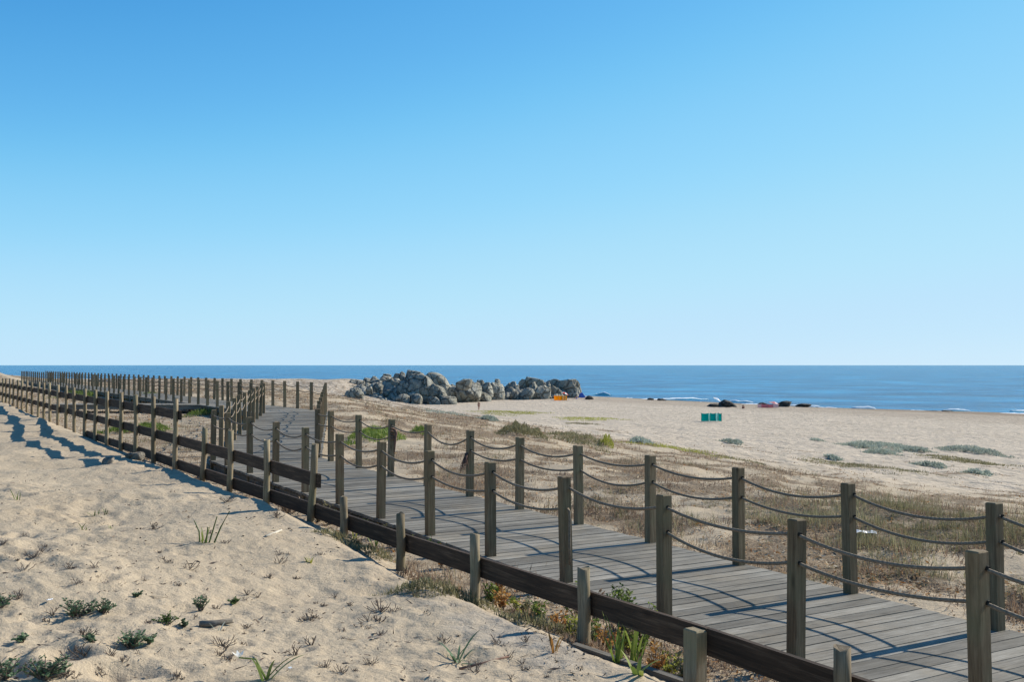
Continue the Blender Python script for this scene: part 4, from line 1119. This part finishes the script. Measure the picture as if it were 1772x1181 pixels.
for i, (px, py, n, ln, wd, sp, cu, mt, lab) in enumerate([
        (790, 1146, 15, .26, .016, 1.15, .7, 'blue_green_leaf', 'spreading rosette of dark strap leaves on the sand'), (460, 1176, 5, .28, .024, .95, .8, 'green_leaf', 'strap-leaved lily with one white flower on the sand'),
        (381, 1092, 5, .10, .010, .8, .6, 'silver_leaf', 'tiny pale strap-leaved seedling beside a grey stick'), (352, 940, 7, .17, .012, .5, .2, 'bright_leaf', 'green seaside plant with tall bare upright stalks'),
        (165, 892, 7, .13, .010, .9, .4, 'green_leaf', 'small sprawling green tuft below the sand ridge'), (183, 890, 6, .10, .010, .6, .3, 'green_leaf', 'small upright green tuft touching a sprawling one'),
        (143, 917, 6, .12, .010, .7, .4, 'green_leaf', 'short fan of green leaves on bare sand'), (190, 915, 6, .09, .010, .6, .3, 'bright_leaf', 'short yellow-green tuft on bare sand'), (28, 866, 5, .16, .010, .6, .3, 'bright_leaf', 'yellow-green upright leaf tuft on the sand rise'),
        (535, 975, 8, .11, .016, .6, .4, 'yellow_green', 'stubby yellow-green tuft on the trodden sand'), (1105, 1168, 5, .2, .03, .9, .6, 'bright_leaf', 'broad-leaved green plant under the plank fence'),
        (1070, 1150, 9, .36, .018, .35, .3, 'bright_leaf', 'tall yellow-stemmed green plant under the fence plank'), (1098, 1155, 7, .34, .018, .4, .3, 'bright_leaf', 'second tall green-tipped plant under the fence plank'),
        (960, 1128, 5, .17, .018, .6, .4, 'orange_leaf', 'orange and green withered plant by the grey patch of sand'), (905, 1065, 6, .16, .02, .6, .3, 'orange_leaf', 'orange withering leaves below the fence plank'),
        (932, 1072, 5, .13, .018, .6, .3, 'orange_leaf', 'small orange plant at the fence foot'), (650, 950, 8, .25, .018, .7, .5, 'bright_leaf', 'green and straw strap plant at a short fence post'), (616, 935, 8, .2, .016, 1.0, .5, 'yellow_green', 'flattened straw-green plant at a short fence post'),
        (860, 1040, 9, .2, .02, .8, .5, 'yellow_green', 'yellow-green leaves at the foot of a fence post'), (1160, 1172, 6, .16, .02, .8, .5, 'bright_leaf', 'green leaves beside the square fence post')]):
    g = on_ground(px, py); o = obj('strap_plant', straps(400 + i, n, ln, wd, sp, cu, mt), None, g, i * .8); tag(o, lab, 'plant', 'strap-leaved plants on the sand')
    if i == 1:
        p = Vector((-.16, .05, .10)); V, F = tube([(0, 0, 0), (-.06, .02, .10), tuple(p)], [.006, .005, .004], 5); o2 = obj('flower_stalk', tri_from(V, F, 'bright_leaf')); o2.parent = o
        PV = []; PF = []
        for k in range(6):
            a = k * math.pi / 3; d = Vector((math.cos(a) * .035, math.sin(a) * .035, .03)); s = Vector((-math.sin(a), math.cos(a), 0)) * .011; b = len(PV)
            PV += [p, p + d * .5 + s, p + d * 1.1, p + d * .5 - s]; PF.append((b, b + 1, b + 2, b + 3))
        o3 = obj('flower', mesh('flower', PV, PF, 'petal')); o3.parent = o; o.rotation_euler = (0, 0, 0)
    if i == 3:
        SV = [tube([(x_, y_, 0), (x_ * 1.5 + .01, y_ * 1.4, h_ * .5), (x_ * 2.4, y_ * 1.5, h_)], [.008, .007, .005], 5) for x_, y_, h_ in ((.05, .01, .24), (-.04, .02, .2), (.10, .0, .29), (.02, -.02, .15))]
        V, F = join(SV); o2 = obj('stalk', tri_from(V, F, 'green_leaf')); o2.parent = o; o.rotation_euler = (0, 0, 0)
# --- plants between fence and walk, and creeping clumps at the fence foot
def on_line(px, v):
    """spot on the line of constant v seen at a pixel column"""
    k = (px - CX) / FPX; p0 = np.array(xy(0, v)); q = (k * p0[1] - p0[0]) / (AV[0] - k * AV[1])
    return p0 + AV * q
for i, (px, v_, rad, h, st, mt, lab) in enumerate([
        (1078, -.05, .17, .42, 36, 'bright_leaf', 'upright fresh green plant between fence and boardwalk, beside a rope post'), (1112, -.1, .14, .36, 14, 'bright_leaf', 'stiff green shoots touching the upright fresh plant'), (998, .0, .1, .34, 10, 'bright_leaf', 'green shoot behind a round fence post at the boardwalk edge'),
        (1028, .0, .08, .3, 8, 'dry_scrub', 'dry upright sprig beside a round fence post'), (752, .1, .1, .3, 8, 'green_leaf', 'slender green shoot against a rope post'), (764, -.1, .07, .3, 6, 'orange_leaf', 'small red-tipped shoot at the boardwalk edge'),
        (632, .05, .12, .22, 14, 'bright_leaf', 'bright green tuft growing over the fence plank'), (656, .05, .16, .2, 14, 'olive_scrub', 'olive weeds trailing along the boardwalk edge'), (552, -.1, .22, .3, 24, 'olive_scrub', 'olive and straw weeds behind the leaning fence post'),
        (572, -.05, .16, .22, 16, 'bright_leaf', 'low green weeds beside the olive ones'), (866, -.2, .12, .3, 10, 'orange_leaf', 'orange and green withered blades behind a fence post'), (500, -.2, .3, .25, 24, 'dry_scrub', 'dry brown weeds behind the two-rail fence'), (700, .0, .16, .18, 12, 'yellow_green', 'withered yellow-green weeds behind the fence plank')]):
    x, y = on_line(px, v_); me, SV = creeper(500 + i, rad, h, st, .034, 16, mt); o = obj('weed', me, None, (x, y, hz(x, y)), i); tag(o, lab, 'plant', 'weeds between fence and boardwalk')
    V, F = join(SV); c = obj('stem', tri_from(V, F, 'twig')); c.parent = o
for i, (px, py, w, dp, h, n, mt, lab) in enumerate([
        (765, 1030, .95, .4, .13, 1500, 'olive_scrub', 'dark grey-green creeping clump at the foot of the fence'), (725, 1010, .5, .3, .09, 500, 'dry_scrub', 'dry grey tuft beside the dark creeping clump'),
        (945, 1095, .75, .35, .10, 1000, 'olive_scrub', 'grey-brown creeping clump under the fence plank'), (915, 1078, .4, .25, .09, 450, 'dry_scrub', 'straw-coloured tuft under the fence plank'), (590, 940, .5, .3, .1, 600, 'olive_scrub', 'straggling green clump by a short fence post'),
        (640, 965, .55, .3, .1, 600, 'olive_scrub', 'grey-green clump between two short fence posts'), (440, 855, .5, .3, .10, 500, 'dry_scrub', 'dry pinkish tuft under the lower rail'), (1010, 1128, .4, .2, .08, 400, 'dry_scrub', 'dry tuft at the foot of a leaning fence post')]):
    ground_patch(px, py, w, dp, h, n, mt, 'creeping_clump', lab, 'plant', 'creeping clumps along the fence', .05, 120 + i, .007, .9)

for i in range(16):
    px = 850 + 330 * i / 15 + random.uniform(-8, 8); v_ = random.uniform(-.75, -.3); x, y = on_line(px, v_)
    me, SV = creeper(560 + i, .09, random.uniform(.12, .26), 12, .036, 14, ('bright_leaf', 'orange_leaf', 'yellow_green', 'olive_scrub')[i % 4]); o = obj('weed', me, None, (x, y, hz(x, y)), i)
    tag(o, ('bright green', 'orange withered', 'yellow-green', 'dull olive')[i % 4] + ' weed in the sandy hollow behind the low fence plank', 'plant', 'weeds in the hollow behind the fence')
    V, F = join(SV); c = obj('stem', tri_from(V, F, 'twig')); c.parent = o
# --- dry twiggy tufts dotted over the landward sand
def twig_mesh(seed, n, h, sp):
    r = np.random.default_rng(seed); parts = []
    for i in range(n):
        a = r.uniform(0, 2 * np.pi); p = Vector((r.normal(0, .012), r.normal(0, .012), -.02)); pts = [p]
        L = h * r.uniform(.5, 1.1); l = sp * r.uniform(.2, 1.2)
        for q in range(3):
            a += r.normal(0, .4); l2 = l + r.normal(0, .25)
            p = p + Vector((math.cos(a) * math.sin(l2), math.sin(a) * math.sin(l2), math.cos(l2))) * L / 3; pts.append(p)
        parts.append(tube(pts, [.0032, .003, .0028, .0016], 4))
        if r.random() < .8:
            b = pts[2]; a2 = a + r.normal(0, 1); parts.append(tube([b, b + Vector((math.cos(a2) * .4, math.sin(a2) * .4, .8)) * L * .35], [.0026, .0014], 4))
    V, F = join(parts); me = mesh('dry_twigs', V, F, 'twig')
    at = me.attributes.new('tint', 'FLOAT', 'POINT'); at.data.foreach_set('value', r.random(len(V)).astype(np.float32)); return me
tw = [twig_mesh(600 + k, 4 + (k * 7) % 19, .05 + .013 * ((k * 3) % 7), .7 + .13 * (k % 5)) for k in range(10)]
spots = [(436, 995), (465, 1000), (447, 1035), (548, 1045), (560, 1050), (605, 1048), (515, 1115), (512, 1135), (680, 1060), (735, 1065), (625, 1085), (500, 960), (555, 960), (480, 975), (640, 1075), (860, 1115), (590, 1165), (640, 1150), (700, 1160),
         (170, 1000), (205, 985), (135, 1010), (290, 975), (250, 1005), (325, 985), (60, 965), (30, 970), (70, 955), (300, 1010), (120, 985), (400, 1078), (420, 1115), (385, 1120), (595, 1105), (660, 1100), (760, 1110), (820, 1165), (950, 1165), (905, 1150), (1000, 1160)]
for i in range(110):
    spots.append((rng.uniform(0, 1000), rng.uniform(850, 1178)))
n = 0
for px, py in spots:
    g = on_ground(px, py); t, v = tv(g.x, g.y)
    if v > VF - .1: continue
    k = random.randrange(10); o = obj('dry_twigs', tw[k], None, g, random.uniform(0, 6)); q = random.uniform(.3, .85); o.scale = (q * 1.2, q * 1.2, q)
    tag(o, 'small tuft of dry brown twigs sticking out of the landward sand', 'dry twigs', 'dry twig tufts on the sand')
# uncountable crumbs of twig and shell
x, y = scatter(34000, 3.6, 36); t, v = tv(x, y); keep = (v < VF - .05) & (rng.random(len(x)) < .12 + 1.5 * np.clip(fbm(x / .8, y / .8, 170, 3), 0, 1)); x, y = x[keep], y[keep]; n = len(x)
ax = unit(np.stack([rng.normal(0, 1, n), rng.normal(0, 1, n), rng.normal(0, .25, n)], 1)); sdv = unit(np.cross(ax, unit(rng.normal(size=(n, 3)))))
V, T, C = flakes(np.stack([x, y, height(x, y) + .006], 1), ax, sdv, np.clip(rng.lognormal(-3.5, .65, n), .008, .14), np.clip(rng.lognormal(-5.0, .5, n), .003, .02), rng.random(n) ** 1.3)
tag(obj('sand_debris', tri_mesh('sand_debris', V, T, 'twig', C)), 'crumbs of twig and stalk strewn over the landward sand', 'debris', kind='stuff')

# ================================================================== SMALL THINGS
def stone(px, py, w, h, seed, lab):
    g = on_ground(px, py); tag(obj('stone', rock_mesh('stone', (w, w * .7, h), seed, 3, 'stone_pale'), None, (g.x, g.y, g.z + h * .25)), lab, 'stone', 'stones on the landward sand')
stone(233, 796, .36, .2, 801, 'pale flat stone half buried by the three-rail fence'); stone(187, 802, .2, .15, 802, 'small stone at the end of the fence shadow'); stone(354, 832, .32, .16, 803, 'grey stone against the lower rail of the fence')
def stick(px0, py0, px1, py1, r_, lab, mat='driftwood'):
    a = on_ground(px0, py0); b = on_ground(px1, py1); m = (a + b) / 2
    V, F = tube([a - m + Vector((0, 0, r_ * .6)), Vector((0, 0, r_ * .7)), b - m + Vector((0, 0, r_ * 1.2))], [r_, r_ * .95, r_ * .8], 8)
    tag(obj('stick', mesh('stick', V, F, mat, True), None, m), lab, 'stick')
stick(460, 930, 487, 921, .013, 'pale bleached cane lying on the sand'); stick(345, 1085, 402, 1082, .022, 'grey stick half buried in the sand', 'old_board')
stick(795, 1160, 880, 1140, .008, 'thin dark twig lying beside the strap-leaf rosette', 'rag')
def scrap(px, py, s, lab, seed, name='plastic_scrap'):
    r = np.random.default_rng(seed); g = on_ground(px, py); V = []; F = []; m = 6
    for i in range(m):
        for j in range(m):
            V.append(((i / (m - 1) - .5) * s * 1.6 + r.normal(0, s * .07), (j / (m - 1) - .5) * s + r.normal(0, s * .07), .02 + abs(r.normal(0, s * .13))))
    for i in range(m - 1):
        for j in range(m - 1): F.append((i * m + j, (i + 1) * m + j, (i + 1) * m + j + 1, i * m + j + 1))
    tag(obj(name, mesh(name, V, F, 'plastic_white'), None, g, seed), lab, 'litter')
scrap(1497, 926, .15, 'crumpled white plastic bag on the dune scrub', 3); scrap(86, 1044, .026, 'small white plastic scrap on the sand', 4); scrap(502, 1163, .018, 'tiny white shell fragment on the sand', 5, 'shell')
# half-buried board in front of the fence
a = on_ground(1022, 1134); b = on_ground(1172, 1185); c = (a + b) / 2; L = (b - a).length
o = obj('buried_board', box_mesh('buried_board', L + .3, .045, .2, 'old_board'), None, (c.x, c.y, c.z - .055), 0); o.rotation_euler = (.1, -math.asin((b.z - a.z) / L), math.atan2(b.y - a.y, b.x - a.x)); tag(o, 'weathered grey board half buried in sand in front of the fence', 'board')
